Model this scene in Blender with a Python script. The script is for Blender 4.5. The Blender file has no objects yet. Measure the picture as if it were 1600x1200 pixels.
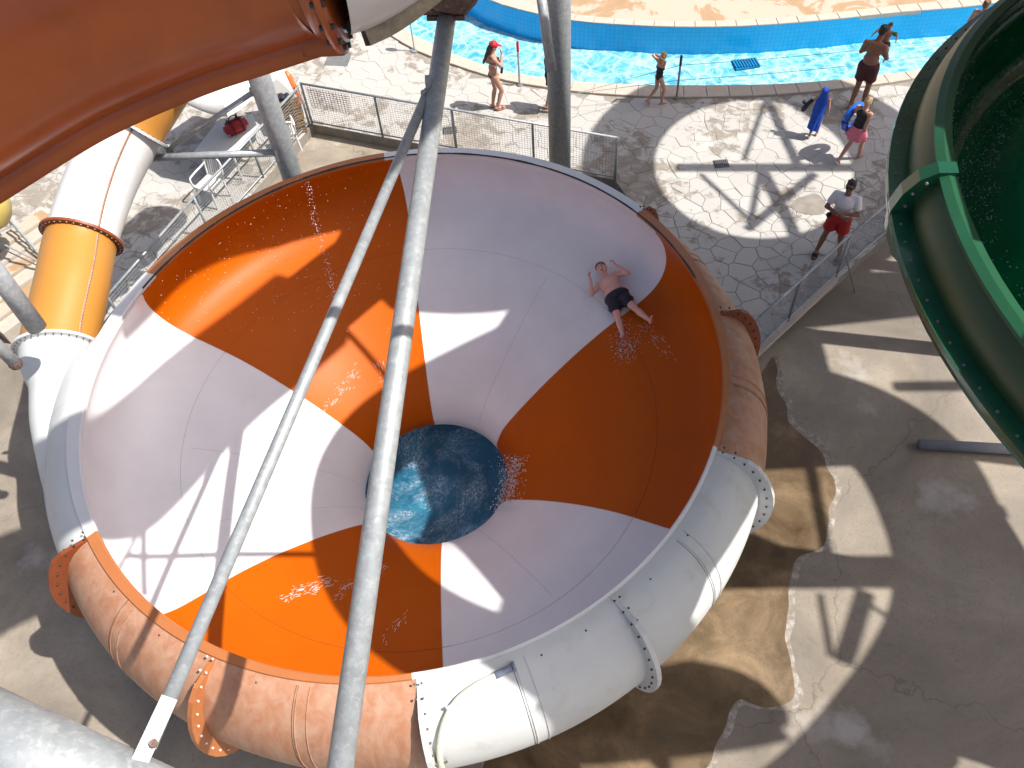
import bpy, bmesh, math, random
import numpy as np
from mathutils import Vector, Matrix, noise
random.seed(7)
sc = bpy.context.scene
C = sc.collection
rad = math.radians
PI = math.pi

# ------------------------------------------------------------ camera, sky, sun
F_, TH, ROLL, HC = 1316.0, 0.932, -0.09, 11.6     # focal length in photo pixels, tilt below the horizon, roll, height above the pool deck
cam = bpy.data.cameras.new('camera'); cam_o = bpy.data.objects.new('camera', cam); C.objects.link(cam_o)
cam.sensor_width = 36.0; cam.lens = 36.0 * F_ / 1600; cam.clip_end = 2000; cam.clip_start = 0.05
fw = Vector((0, math.cos(TH), -math.sin(TH))); upv = Vector((0, math.sin(TH), math.cos(TH))); rt = Vector((1, 0, 0))
cr, sr = math.cos(ROLL), math.sin(ROLL)
# picture axes: image right = rt*cos(roll) + up*sin(roll) ; image up = up*cos(roll) - rt*sin(roll)
imr = rt * cr + upv * sr
imu = upv * cr - rt * sr
M3 = Matrix((imr, imu, -fw)).transposed()
cam_o.matrix_world = Matrix.Translation((0, 0, HC)) @ M3.to_4x4()
sc.camera = cam_o

SUN_AZ, SUN_EL = rad(-15), rad(57)
SUN = Vector((math.cos(SUN_EL) * math.cos(SUN_AZ), math.cos(SUN_EL) * math.sin(SUN_AZ), math.sin(SUN_EL)))
w = bpy.data.worlds.new('World'); sc.world = w; w.use_nodes = True
nt = w.node_tree; bg = nt.nodes['Background']
sky = nt.nodes.new('ShaderNodeTexSky'); sky.sky_type = 'NISHITA'; sky.sun_disc = False
sky.dust_density = 4.5; sky.air_density = .75; sky.ozone_density = .5; sky.sun_elevation = SUN_EL; sky.sun_rotation = math.atan2(SUN.x, SUN.y)
nt.links.new(sky.outputs[0], bg.inputs[0]); bg.inputs[1].default_value = 0.092
sl = bpy.data.lights.new('sun', 'SUN'); sl.energy = 4.4; sl.angle = rad(0.53); sl.color = (1.0, 0.95, 0.87)
so = bpy.data.objects.new('sun', sl); C.objects.link(so); so.location = (20, -5, 30)
so.rotation_euler = (-SUN).to_track_quat('-Z', 'Y').to_euler()
sc.view_settings.view_transform = 'Standard'; sc.view_settings.look = 'None'
sc.view_settings.exposure = 0.82; sc.view_settings.gamma = 1.0; sc.view_settings.use_curve_mapping = False

# ------------------------------------------------------------ measuring: photo pixel -> real point
def ray(px, py):
    return fw * F_ + imr * (px - 800) - imu * (py - 600)
def G(px, py, z=0.0):
    d = ray(px, py); t = (z - HC) / d.z
    return Vector((d.x * t, d.y * t, z))
def AT(px, py, F):
    d = ray(px, py); return Vector((0, 0, HC)) + d * (F / F_)
SH = Vector((SUN.x / SUN.z, SUN.y / SUN.z, 1.0))
def UP(P, h): return P + SH * (h - P.z)

# ------------------------------------------------------------ materials
def new_mat(name):
    m = bpy.data.materials.new(name); m.use_nodes = True
    return m, m.node_tree, m.node_tree.nodes['Principled BSDF']
def coords(nt, world=True, scale=(1, 1, 1)):
    if world: g = nt.nodes.new('ShaderNodeNewGeometry'); o = g.outputs['Position']
    else: g = nt.nodes.new('ShaderNodeTexCoord'); o = g.outputs['Object']
    mp = nt.nodes.new('ShaderNodeMapping'); mp.inputs['Scale'].default_value = scale
    nt.links.new(o, mp.inputs[0]); return mp.outputs[0]
def noise_n(nt, vec, scale, detail=5, rough=.6, dist=0):
    n = nt.nodes.new('ShaderNodeTexNoise'); n.inputs['Scale'].default_value = scale
    n.inputs['Detail'].default_value = detail; n.inputs['Roughness'].default_value = rough; n.inputs['Distortion'].default_value = dist
    nt.links.new(vec, n.inputs['Vector']); return n.outputs[0]
def ramp(nt, fac, stops):
    r = nt.nodes.new('ShaderNodeValToRGB'); cr_ = r.color_ramp
    while len(cr_.elements) < len(stops): cr_.elements.new(0.5)
    for e, (p, c) in zip(cr_.elements, stops):
        e.position = p; e.color = (*c, 1) if not isinstance(c, float) else (c, c, c, 1)
    nt.links.new(fac, r.inputs[0]); return r.outputs[0]
def mixc(nt, fac, a, b, mode='MIX'):
    m = nt.nodes.new('ShaderNodeMix'); m.data_type = 'RGBA'; m.blend_type = mode
    for s, v in ((m.inputs['Factor'], fac), (m.inputs['A'], a), (m.inputs['B'], b)):
        if isinstance(v, (int, float)): s.default_value = v
        elif isinstance(v, tuple): s.default_value = (*v, 1) if len(v) == 3 else v
        else: nt.links.new(v, s)
    return m.outputs['Result']
def bump(nt, b, h, strength=.3, dist=.01):
    n = nt.nodes.new('ShaderNodeBump'); n.inputs['Strength'].default_value = strength; n.inputs['Distance'].default_value = dist
    nt.links.new(h, n.inputs['Height']); nt.links.new(n.outputs[0], b.inputs['Normal'])
def mat(name, col, rough=.5, var=.12, nscale=3.0, metal=0, bmp=.05, bscale=60, col2=None, thr=(.45, .6), coat=0, stretch=(1, 1, 1)):
    m, nt, b = new_mat(name)
    v = coords(nt, True, stretch)
    n = noise_n(nt, v, nscale)
    c = ramp(nt, n, [(.3, tuple(x * (1 - var) for x in col)), (.7, tuple(min(1, x * (1 + var)) for x in col))])
    if col2:
        n2 = noise_n(nt, v, nscale * 1.7, 8, .65, .4)
        f = ramp(nt, n2, [(thr[0], 0.0), (thr[1], 1.0)])
        c = mixc(nt, f, c, col2)
    nt.links.new(c, b.inputs['Base Color'])
    b.inputs['Roughness'].default_value = rough; b.inputs['Metallic'].default_value = metal; b.inputs['Coat Weight'].default_value = coat
    if bmp: bump(nt, b, noise_n(nt, coords(nt), bscale, 3), bmp, .01)
    return m
M = {}
M['white_gel'] = mat('white_gelcoat', (0.62, 0.62, 0.63), .33, .03, 1.2, coat=.25, bmp=.02, bscale=25, col2=(.57, .56, .53), thr=(.5, .8))
M['shell_white'] = mat('weathered_white_fibreglass', (0.54, 0.56, 0.56), .45, .05, 1.5, bmp=.04, bscale=40, col2=(.40, .39, .36), thr=(.55, .85))
M['shell_orange'] = mat('sun_faded_orange_fibreglass', (0.34, 0.155, 0.085), .5, .10, 3.2, bmp=.08, bscale=60, col2=(.42, .27, .19), thr=(.38, .74), stretch=(1.3, 1.3, .16))
M['lip_orange'] = mat('orange_rim_fibreglass', (0.38, 0.135, 0.045), .42, .06, 3.0, bmp=.03)
M['tube_orange'] = mat('faded_amber_fibreglass', (0.44, 0.195, 0.035), .38, .04, 1.6, bmp=.03, coat=.2)
M['flange_orange'] = mat('dark_orange_flange', (0.2, 0.045, 0.012), .5, .12, 4, bmp=.05)
M['orange_gloss'] = mat('glossy_burnt_orange_fibreglass', (.29, .060, .008), .27, .22, 1.6, bmp=.03, bscale=9, coat=.06)
M['steel'] = mat('galvanised_steel', (0.29, 0.315, 0.335), .48, .16, 11, metal=.3, bmp=.06, bscale=70, col2=(.39, .41, .42), thr=(.50, .66))
M['steel_dark'] = mat('dull_steel', (.20, .22, .23), .5, .15, 8, metal=.4, bmp=.05)
M['rust'] = mat('rusty_steel', (.09, .055, .045), .75, .4, 14, bmp=.4, bscale=50, col2=(.22, .16, .13), thr=(.55, .7))
M['rubber'] = mat('dark_sealant', (.02, .018, .018), .6, .1)
M['bolt'] = mat('bolt_metal', (.055, .05, .045), .4, .1, metal=.4)
M['bolt_light'] = mat('bright_bolt_metal', (.62, .60, .56), .4, .1)
M['green'] = mat('dark_green_fibreglass', (.006, .075, .038), .24, .18, 2, bmp=.04, bscale=14, coat=.4)
M['green_out'] = mat('olive_green_fibreglass', (.016, .050, .016), .4, .12, 2, bmp=.03, bscale=30)
M['green_lip'] = mat('pale_green_gelcoat', (0.01, 0.075, 0.034), .4, .12, 3)
M['green_in'] = mat('wet_green_gelcoat', (0.008, 0.2, 0.08), .12, .2, 2, bmp=.25, bscale=12, coat=.5)
M['coping'] = mat('cream_coping_stone', (0.4, 0.35, 0.3), .8, .08, 9, bmp=.3, bscale=80)
M['white_plastic'] = mat('white_plastic', (0.6, 0.6, 0.6), .4, .03)
M['canvas'] = mat('white_canvas', (0.6, 0.6, 0.59), .8, .03, bmp=.1)
M['red_cloth'] = mat('red_nylon', (.36, .015, .022), .6, .15, 12)
M['black_cloth'] = mat('black_fabric', (.012, .011, .014), .75, .2, 12)
M['navy_cloth'] = mat('dark_navy_fabric', (.014, .013, .03), .65, .2, 12)
M['maroon'] = mat('maroon_fabric', (.065, .012, .016), .75, .2, 12)
M['shirt'] = mat('white_cotton', (0.72, 0.69, 0.76), .85, .04, 20, bmp=.3, bscale=30)
M['redshort'] = mat('red_shorts_fabric', (.40, .012, .012), .7, .1, 12)
M['pink'] = mat('pink_fabric', (.62, .16, .22), .8, .15, 20)
M['blue_towel'] = mat('blue_towelling', (.01, .075, .46), .9, .25, 12, bmp=.4, bscale=50)
M['blue_vinyl'] = mat('blue_vinyl', (.008, .11, .55), .25, .08, 6, coat=.3)
M['green_vinyl'] = mat('green_vinyl', (.01, .22, .06), .3, .08, 6)
M['redcap'] = mat('red_cap_cotton', (0.45, 0.006, 0.015), .7, .05, 12)
M['orange_plastic'] = mat('bright_orange_plastic', (0.62, 0.14, 0.04), .4, .05)
M['yellow'] = mat('pale_yellow_fibreglass', (0.5, 0.4, 0.1), .4, .06)
M['crate'] = mat('beige_plastic_crate', (0.24, 0.165, 0.1), .6, .2, 9)
M['hose'] = mat('milky_hose', (.62, .62, .50), .3, .05, coat=.3)
M['clear'] = mat('smoky_pipe_plastic', (.20, .23, .30), .15, .1)
M['grate'] = mat('drain_grate_iron', (.13, .135, .135), .6, .2, 9, bmp=.2)
M['eye'] = mat('dark_pupil', (.02, .015, .012), .3, .0, bmp=0)
M['lips'] = mat('mouth_red', (.28, .06, .05), .5, .0, bmp=0)
M['joint'] = mat('grey_joint_mortar', (.22, .20, .175), .9, .2, 5, bmp=.4)
M['grey_pipe'] = mat('grey_pipe', (.22, .225, .235), .5, .1, 5)
def skinmat(n, c): 
    m = mat(n, c, .5, .07, 9, bmp=.02); m.node_tree.nodes['Principled BSDF'].inputs['Subsurface Weight'].default_value = .06; return m
M['skin_light'] = skinmat('fair_skin', (.42, .225, .165)); M['skin_boy'] = skinmat('pink_fair_skin', (0.7, 0.39, 0.32))
M['skin_tan'] = skinmat('tanned_skin', (0.24, 0.105, 0.06)); M['skin_dark'] = skinmat('brown_skin', (0.22, 0.105, 0.065))
M['hair_dark'] = mat('dark_hair', (.016, .011, .010), .5, .3, 40, bmp=.4, bscale=90)
M['hair_brown'] = mat('brown_hair', (.13, .06, .028), .6, .3, 40, bmp=.4, bscale=90)
M['hair_blond'] = mat('blond_hair', (.42, .29, .14), .55, .25, 30, bmp=.4, bscale=90, stretch=(1, 1, .3))

def inner_mat(name, col, seam, wet):
    m, nt, b = new_mat(name)
    v = coords(nt)
    n = noise_n(nt, v, 1.3, 5, .6)
    c = ramp(nt, n, [(.3, tuple(x * .93 for x in col)), (.7, tuple(min(1, x * 1.04) for x in col))])
    if wet:   # thin streaks of running water and fine scratches
        tc = nt.nodes.new('ShaderNodeTexCoord')
        n2 = noise_n(nt, coords(nt, True, (2.2, 3.0, 6)), 5, 12, .78, 1.6)
        st = ramp(nt, n2, [(.655, 0.0), (.74, .55)])
        n3 = noise_n(nt, v, .8, 2); st2 = ramp(nt, n3, [(.5, 0.0), (.62, 1.0)])
        f = mixc(nt, 1.0, st, st2, 'MULTIPLY')
        c = mixc(nt, f, c, (.75, .62, .52))
    nt.links.new(c, b.inputs['Base Color'])
    b.inputs['Roughness'].default_value = .42 if wet else .36
    b.inputs['Specular IOR Level'].default_value = .14 if wet else .3
    h = noise_n(nt, coords(nt, True, (1, 1, 2)), 26 if wet else 8, 4, .6, .8)
    bump(nt, b, h, .10 if wet else .02, .02)
    return m
M['in_orange'] = inner_mat('wet_orange_gelcoat', (.46, .086, .0004), False, True)
M['in_white'] = inner_mat('smooth_white_gelcoat', (.76, .745, .765), False, False)

def ground_mat():
    m, nt, b = new_mat('stained_concrete')
    v = coords(nt)
    n1 = noise_n(nt, v, .35, 8, .62, .6); n2 = noise_n(nt, v, 1.4, 10, .7, .3); n3 = noise_n(nt, v, 30, 6, .7)
    c = ramp(nt, n1, [(.34, (.145, .125, .10)), (.5, (.235, .20, .16)), (.66, (.32, .28, .22))])
    c = mixc(nt, ramp(nt, n2, [(.35, .5), (.62, 0.0)]), c, (.15, .13, .11))
    c = mixc(nt, ramp(nt, n3, [(.30, .55), (.46, 0.0)]), c, (.09, .08, .07))
    c = mixc(nt, ramp(nt, noise_n(nt, v, .55, 6, .6), [(.62, 0.0), (.72, .6)]), c, (.42, .40, .39))
    # hair cracks
    vo = nt.nodes.new('ShaderNodeTexVoronoi'); vo.feature = 'DISTANCE_TO_EDGE'; vo.inputs['Scale'].default_value = .22
    wob = nt.nodes.new('ShaderNodeVectorMath'); wob.operation = 'ADD'
    nn = nt.nodes.new('ShaderNodeTexNoise'); nn.inputs['Scale'].default_value = 2.2; nn.inputs['Detail'].default_value = 8; nt.links.new(v, nn.inputs['Vector'])
    sc_ = nt.nodes.new('ShaderNodeVectorMath'); sc_.operation = 'SCALE'; sc_.inputs['Scale'].default_value = .7
    nt.links.new(nn.outputs['Color'], sc_.inputs[0]); nt.links.new(v, wob.inputs[0]); nt.links.new(sc_.outputs[0], wob.inputs[1]); nt.links.new(wob.outputs[0], vo.inputs['Vector'])
    c = mixc(nt, ramp(nt, vo.outputs['Distance'], [(.0, .5), (.003, 0.0)]), c, (.07, .06, .05))
    nt.links.new(c, b.inputs['Base Color'])
    nt.links.new(ramp(nt, n2, [(.35, .55), (.6, .9)]), b.inputs['Roughness'])
    bump(nt, b, noise_n(nt, v, 45, 8, .7), .35, .012)
    return m
M['ground'] = ground_mat()
def wet_mat():
    m, nt, b = new_mat('wet_brown_concrete'); v = coords(nt)
    n = noise_n(nt, v, 1.2, 9, .65, .5)
    c = ramp(nt, n, [(.3, (.055, .034, .015)), (.5, (.115, .072, .032)), (.7, (.22, .145, .075))])
    c = mixc(nt, ramp(nt, noise_n(nt, v, 28, 6, .7), [(.3, .5), (.46, 0.0)]), c, (.05, .032, .018))
    nt.links.new(c, b.inputs['Base Color']); nt.links.new(ramp(nt, n, [(.3, .25), (.6, .55)]), b.inputs['Roughness'])
    bump(nt, b, noise_n(nt, v, 45, 8, .7), .2, .01); return m
M['wet'] = wet_mat()
def salt_mat():
    m, nt, b = new_mat('dried_salt_edge'); v = coords(nt)
    n = noise_n(nt, v, 9, 9, .7)
    nt.links.new(ramp(nt, n, [(.46, (.21, .18, .145)), (.68, (.40, .38, .36))]), b.inputs['Base Color']); b.inputs['Roughness'].default_value = .9
    return m
M['salt'] = salt_mat()
def stone_mat():
    m, nt, b = new_mat('painted_crazy_paving'); v = coords(nt)
    n1 = noise_n(nt, v, .55, 3, .5); n2 = noise_n(nt, v, 3.2, 8, .68, .6); n3 = noise_n(nt, v, 38, 5, .7)
    oi = nt.nodes.new('ShaderNodeObjectInfo')
    worn = ramp(nt, n2, [(.44, (.215, .19, .16)), (.56, (.29, .26, .22))])
    paint = ramp(nt, n3, [(.3, (.35, .34, .325)), (.6, (.42, .41, .395))])
    # paint survives where both the broad and the fine pattern are high
    add = nt.nodes.new('ShaderNodeMath'); add.operation = 'ADD'; nt.links.new(n1, add.inputs[0]); nt.links.new(n2, add.inputs[1])
    f = ramp(nt, add.outputs[0], [(.0, 0.0), (1.0, 1.0)])
    mm = nt.nodes.new('ShaderNodeMapRange'); mm.inputs['From Min'].default_value = .88; mm.inputs['From Max'].default_value = .97
    nt.links.new(add.outputs[0], mm.inputs['Value'])
    c = mixc(nt, mm.outputs[0], worn, paint)
    c = mixc(nt, ramp(nt, oi.outputs['Random'], [(0.0, 0.0), (1.0, .2)]), c, (.24, .225, .205))
    nt.links.new(c, b.inputs['Base Color']); b.inputs['Roughness'].default_value = .8
    bump(nt, b, noise_n(nt, v, 30, 6, .7), .5, .01); return m
M['stone'] = stone_mat()
def fardeck_mat():
    m, nt, b = new_mat('peeling_cream_deck_paint'); v = coords(nt)
    n = noise_n(nt, v, .7, 10, .7, .8)
    c = ramp(nt, n, [(.50, (.38, .33, .265)), (.515, (.38, .33, .265)), (.53, (.33, .215, .12)), (.7, (.28, .18, .10))])
    c = mixc(nt, ramp(nt, noise_n(nt, v, 20, 5), [(.35, .3), (.5, 0.0)]), c, (.28, .25, .21))
    nt.links.new(c, b.inputs['Base Color']); b.inputs['Roughness'].default_value = .85; bump(nt, b, noise_n(nt, v, 40, 5), .2, .01); return m
M['fardeck'] = fardeck_mat()
def water_mat():
    m, nt, b = new_mat('pool_water_painted_caustics'); v = coords(nt, True, (1, 1, 0))
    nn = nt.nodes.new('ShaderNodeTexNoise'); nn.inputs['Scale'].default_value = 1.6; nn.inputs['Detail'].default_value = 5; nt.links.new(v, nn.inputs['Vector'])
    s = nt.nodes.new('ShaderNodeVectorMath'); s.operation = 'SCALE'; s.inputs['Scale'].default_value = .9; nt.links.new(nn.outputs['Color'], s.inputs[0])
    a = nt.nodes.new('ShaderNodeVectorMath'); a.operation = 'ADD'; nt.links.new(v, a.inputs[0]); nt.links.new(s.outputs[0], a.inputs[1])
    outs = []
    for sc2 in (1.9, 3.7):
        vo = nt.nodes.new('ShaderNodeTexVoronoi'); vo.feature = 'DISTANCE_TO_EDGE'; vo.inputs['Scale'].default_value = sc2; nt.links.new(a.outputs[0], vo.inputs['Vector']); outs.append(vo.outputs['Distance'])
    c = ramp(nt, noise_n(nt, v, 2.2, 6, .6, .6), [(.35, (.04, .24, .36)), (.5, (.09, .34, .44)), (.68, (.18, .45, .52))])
    c = mixc(nt, ramp(nt, outs[0], [(.0, .6), (.06, .2), (.18, 0.0)]), c, (.50, .68, .72))  # bright caustic light network painted into the water colour, at two scales
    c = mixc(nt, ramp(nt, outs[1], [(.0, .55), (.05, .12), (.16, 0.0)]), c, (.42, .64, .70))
    nt.links.new(c, b.inputs['Base Color']); b.inputs['Roughness'].default_value = .08; b.inputs['IOR'].default_value = 1.33
    bump(nt, b, noise_n(nt, v, 5, 6, .6, .5), .5, .05); return m
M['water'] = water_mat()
def plunge_mat():
    m, nt, b = new_mat('churning_deep_blue_water'); v0 = coords(nt, True, (1, 1, 0))
    sub = nt.nodes.new('ShaderNodeVectorMath'); sub.operation = 'SUBTRACT'; sub.inputs[1].default_value = (-1.4, 7.3, 0); nt.links.new(v0, sub.inputs[0])
    ln = nt.nodes.new('ShaderNodeVectorMath'); ln.operation = 'LENGTH'; nt.links.new(sub.outputs[0], ln.inputs[0])
    mu = nt.nodes.new('ShaderNodeMath'); mu.operation = 'MULTIPLY'; mu.inputs[1].default_value = .8; nt.links.new(ln.outputs['Value'], mu.inputs[0])
    vr = nt.nodes.new('ShaderNodeVectorRotate'); vr.rotation_type = 'Z_AXIS'; nt.links.new(sub.outputs[0], vr.inputs['Vector']); nt.links.new(mu.outputs[0], vr.inputs['Angle'])
    v = vr.outputs[0]
    c = ramp(nt, noise_n(nt, v, 1.1, 4, .5, .3), [(.35, (.004, .060, .120)), (.55, (.006, .105, .19)), (.75, (.010, .18, .29))])
    big = ramp(nt, noise_n(nt, v, 2.0, 4, .6, .5), [(.44, 0.0), (.62, 1.0)])
    fine = ramp(nt, noise_n(nt, v, 24, 14, .85, .7), [(.47, 0.0), (.60, .85)])
    f = mixc(nt, 1.0, big, fine, 'MULTIPLY')
    c = mixc(nt, f, c, (.58, .66, .72))
    nt.links.new(c, b.inputs['Base Color']); b.inputs['Roughness'].default_value = .15
    bump(nt, b, noise_n(nt, v, 9, 6, .7, .4), .8, .05); return m
M['plunge'] = plunge_mat()
def tile_mat():
    m, nt, b = new_mat('blue_mosaic_tile'); 
    tc = nt.nodes.new('ShaderNodeUVMap')
    br = nt.nodes.new('ShaderNodeTexBrick'); br.offset = 0; br.inputs['Scale'].default_value = 1.0
    br.inputs['Brick Width'].default_value = .11; br.inputs['Row Height'].default_value = .11; br.inputs['Mortar Size'].default_value = .006
    br.inputs['Color1'].default_value = (.010, .42, .80, 1); br.inputs['Color2'].default_value = (.009, .39, .76, 1); br.inputs['Mortar'].default_value = (.006, .30, .64, 1)
    nt.links.new(tc.outputs[0], br.inputs['Vector']); nt.links.new(br.outputs[0], b.inputs['Base Color']); b.inputs['Roughness'].default_value = .25
    return m
M['tile'] = tile_mat()
def foam_mat():
    m, nt, b = new_mat('white_water_foam'); b.inputs['Base Color'].default_value = (.85, .87, .9, 1); b.inputs['Roughness'].default_value = .3
    b.inputs['Transmission Weight'].default_value = .25; return m
M['foam'] = foam_mat()

# ------------------------------------------------------------ builders
def link_mesh(name, verts, faces, m=None, parent=None, smooth=False):
    me = bpy.data.meshes.new(name); me.from_pydata([tuple(v) for v in verts], [], faces)
    if m: me.materials.append(m)
    if smooth:
        for p in me.polygons: p.use_smooth = True
    me.update()
    o = bpy.data.objects.new(name, me); C.objects.link(o)
    if parent: o.parent = parent
    return o
def tag(o, label=None, cat=None, group=None, kind=None):
    if label: o['label'] = label
    if cat: o['category'] = cat
    if group: o['group'] = group
    if kind: o['kind'] = kind
    return o
def empty(name, loc, label=None, cat=None, group=None, rz=0):
    o = bpy.data.objects.new(name, None); o.empty_display_size = .1; C.objects.link(o); o.location = loc; o.rotation_euler = (0, 0, rz)
    return tag(o, label, cat, group)
class MB:
    def __init__(s, o=None): s.v = []; s.f = []; s.o = Vector(o) if o is not None else Vector((0, 0, 0))
    def add(s, vs, fs):
        k = len(s.v); s.v += [Vector(v) - s.o for v in vs]; s.f += [tuple(i + k for i in f) for f in fs]; return s
    def box(s, c, d, rz=0, mtx=None):
        c = Vector(c); R = mtx if mtx is not None else Matrix.Rotation(rz, 3, 'Z')
        vs = [c + R @ Vector((x * d[0] / 2, y * d[1] / 2, z * d[2] / 2)) for z in (-1, 1) for y in (-1, 1) for x in (-1, 1)]
        return s.add(vs, [(0, 2, 3, 1), (4, 5, 7, 6), (0, 1, 5, 4), (2, 6, 7, 3), (0, 4, 6, 2), (1, 3, 7, 5)])
    def bar(s, a, b, r, n=10, r2=None, caps=True):
        a = Vector(a); b = Vector(b); d = (b - a)
        if d.length < 1e-6: return s
        q = d.to_track_quat('Z', 'Y').to_matrix(); r2 = r if r2 is None else r2
        vs = [a + q @ Vector((r * math.cos(2 * PI * i / n), r * math.sin(2 * PI * i / n), 0)) for i in range(n)] + \
             [b + q @ Vector((r2 * math.cos(2 * PI * i / n), r2 * math.sin(2 * PI * i / n), 0)) for i in range(n)]
        fs = [(i, (i + 1) % n, n + (i + 1) % n, n + i) for i in range(n)]
        if caps: fs += [tuple(range(n))[::-1], tuple(range(n, 2 * n))]
        return s.add(vs, fs)
    def ball(s, c, r, n=8, m=6, mtx=None):
        c = Vector(c); r = (r, r, r) if isinstance(r, (int, float)) else r; R = mtx if mtx is not None else Matrix.Identity(3)
        vs = [c + R @ Vector((0, 0, r[2]))]
        for j in range(1, m):
            t = PI * j / m
            vs += [c + R @ Vector((r[0] * math.sin(t) * math.cos(2 * PI * i / n), r[1] * math.sin(t) * math.sin(2 * PI * i / n), r[2] * math.cos(t))) for i in range(n)]
        vs.append(c + R @ Vector((0, 0, -r[2])))
        fs = [(0, 1 + i, 1 + (i + 1) % n) for i in range(n)]
        for j in range(m - 2):
            a = 1 + j * n
            fs += [(a + i, a + n + i, a + n + (i + 1) % n, a + (i + 1) % n) for i in range(n)]
        a = 1 + (m - 2) * n; L = len(vs) - 1
        fs += [(a + (i + 1) % n, a + i, L) for i in range(n)]
        return s.add(vs, fs)
    def tube(s, pts, r, n=10, caps=True):
        fr = frames(pts); rr = r if hasattr(r, '__len__') else [r] * len(pts)
        vs = []; fs = []
        for (p, t, a, b), q in zip(fr, rr):
            vs += [p + (a * math.cos(2 * PI * i / n) + b * math.sin(2 * PI * i / n)) * q for i in range(n)]
        for k in range(len(pts) - 1):
            fs += [(k * n + i, k * n + (i + 1) % n, (k + 1) * n + (i + 1) % n, (k + 1) * n + i) for i in range(n)]
        if caps: fs += [tuple(range(n))[::-1], tuple(range(len(vs) - n, len(vs)))]
        return s.add(vs, fs)
    def build(s, name, m, parent=None, smooth=False):
        return link_mesh(name, s.v, s.f, m, parent, smooth)
def frames(pts, up=Vector((0, 0, 1))):
    pts = [Vector(p) for p in pts]; out = []
    for i, p in enumerate(pts):
        t = (pts[min(i + 1, len(pts) - 1)] - pts[max(i - 1, 0)]).normalized()
        a = t.cross(up)
        if a.length < .05: a = t.cross(Vector((0, 1, 0)))
        a.normalize(); b = a.cross(t).normalized(); out.append((p, t, a, b))
    return out
def spline(pts, n=8):
    pts = [Vector(p) for p in pts]; out = []
    P = [pts[0] * 2 - pts[1]] + pts + [pts[-1] * 2 - pts[-2]]
    for i in range(1, len(P) - 2):
        for k in range(n):
            t = k / n; a, b, c, d = P[i - 1:i + 3]
            out.append(.5 * ((2 * b) + (c - a) * t + (2 * a - 5 * b + 4 * c - d) * t * t + (3 * b - 3 * c + d - a) * t ** 3))
    out.append(pts[-1]); return out
def sheet(name, pts, z, m, parent=None, thick=0, kind='structure'):
    n = len(pts); vs = [(p[0], p[1], z) for p in pts]; fs = [tuple(range(n))]
    if thick:
        vs += [(p[0], p[1], z - thick) for p in pts]
        fs += [(i, i + n, (i + 1) % n + n, (i + 1) % n) for i in range(n)]
    o = link_mesh(name, vs, fs, m, parent)
    bm = bmesh.new(); bm.from_mesh(o.data); bmesh.ops.triangulate(bm, faces=[f for f in bm.faces if len(f.verts) > 4])
    bmesh.ops.recalc_face_normals(bm, faces=bm.faces)
    if not thick:
        for f in bm.faces:
            if f.normal.z < 0: f.normal_flip()
    bm.to_mesh(o.data); bm.free()
    if kind: o['kind'] = kind
    return o
def copy_tree(o, parent=None):
    c = o.copy(); C.objects.link(c); c.parent = parent
    for ch in list(o.children): copy_tree(ch, c)
    return c

# ------------------------------------------------------------ setting: ground, deck, pool
BC = Vector((-1.378, 6.732, 3.3)); R0 = 4.0
TILT = -0.0179
BM = Matrix.Rotation(TILT, 3, 'Y')
def ring_sheet(name, c, radii, zs, m, n=64):
    vs = []; fs = []
    for r, z in zip(radii, zs): vs += [(c[0] + r * math.cos(2 * PI * i / n), c[1] + r * math.sin(2 * PI * i / n), z) for i in range(n)]
    for k in range(len(radii) - 1): fs += [(k * n + i, (k + 1) * n + i, (k + 1) * n + (i + 1) % n, k * n + (i + 1) % n) for i in range(n)]
    return link_mesh(name, vs, fs, m)
ZG = -0.25
pit_c = (-1.5, 7.2)
# far side of the pool is higher ground of the same level, so the big ground sheet runs out under everything
def P2(px, py, z=0): g = G(px, py, z); return (g.x, g.y)
near_out = [P2(*p) for p in [(440, -60), (515, 0), (581, 39), (647, 79), (703, 101), (755, 118), (806, 131), (900, 145), (975, 151), (1050, 154), (1130, 153), (1212, 150), (1310, 141), (1400, 130), (1450, 120), (1550, 98), (1700, 60)]]
near_in = [P2(*p) for p in [(462, -75), (535, -14), (600, 25), (655, 61), (708, 86), (758, 104), (806, 117), (900, 130), (975, 134), (1050, 135.5), (1130, 135.5), (1212, 134), (1310, 127), (1400, 116.5), (1458, 108), (1558, 88), (1700, 48)]]
far_in = [P2(*p) for p in [(500, -150), (600, -105), (680, -50), (730, -14), (770, 4), (800, 14), (850, 26), (900, 35), (975, 41), (1050, 44), (1150, 43.5), (1275, 35), (1400, 22), (1475, 16), (1547, 8), (1700, -16)]]
far_out = [P2(*p) for p in [(520, -170), (620, -125), (700, -68), (750, -32), (786, -12), (812, 0), (856, 14), (900, 25), (975, 32), (1050, 35), (1150, 34), (1275, 25), (1400, 11), (1475, 4), (1547, -4), (1700, -30)]]
def resample(pts, step):
    pts = [Vector((p[0], p[1], 0)) for p in spline([(p[0], p[1], 0) for p in pts], 6)]
    out = [pts[0]]; acc = 0
    for a, b in zip(pts, pts[1:]):
        L = (b - a).length; d = step - acc
        while d <= L: out.append(a.lerp(b, d / L)); d += step
        acc = (acc + L) % step if L + acc >= step else acc + L
    return out
def nearest(p, pts):
    best = None
    for a, b in zip(pts, pts[1:]):
        ab = b - a; t = max(0, min(1, (p - a).dot(ab) / max(ab.length_squared, 1e-9))); q = a + ab * t; d = (p - q).length
        if best is None or d < best[0]: best = (d, q)
    return best[1]
NI = [Vector((p[0], p[1], 0)) for p in spline([(p[0], p[1], 0) for p in near_in], 6)]
NO = [Vector((p[0], p[1], 0)) for p in spline([(p[0], p[1], 0) for p in near_out], 6)]
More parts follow.
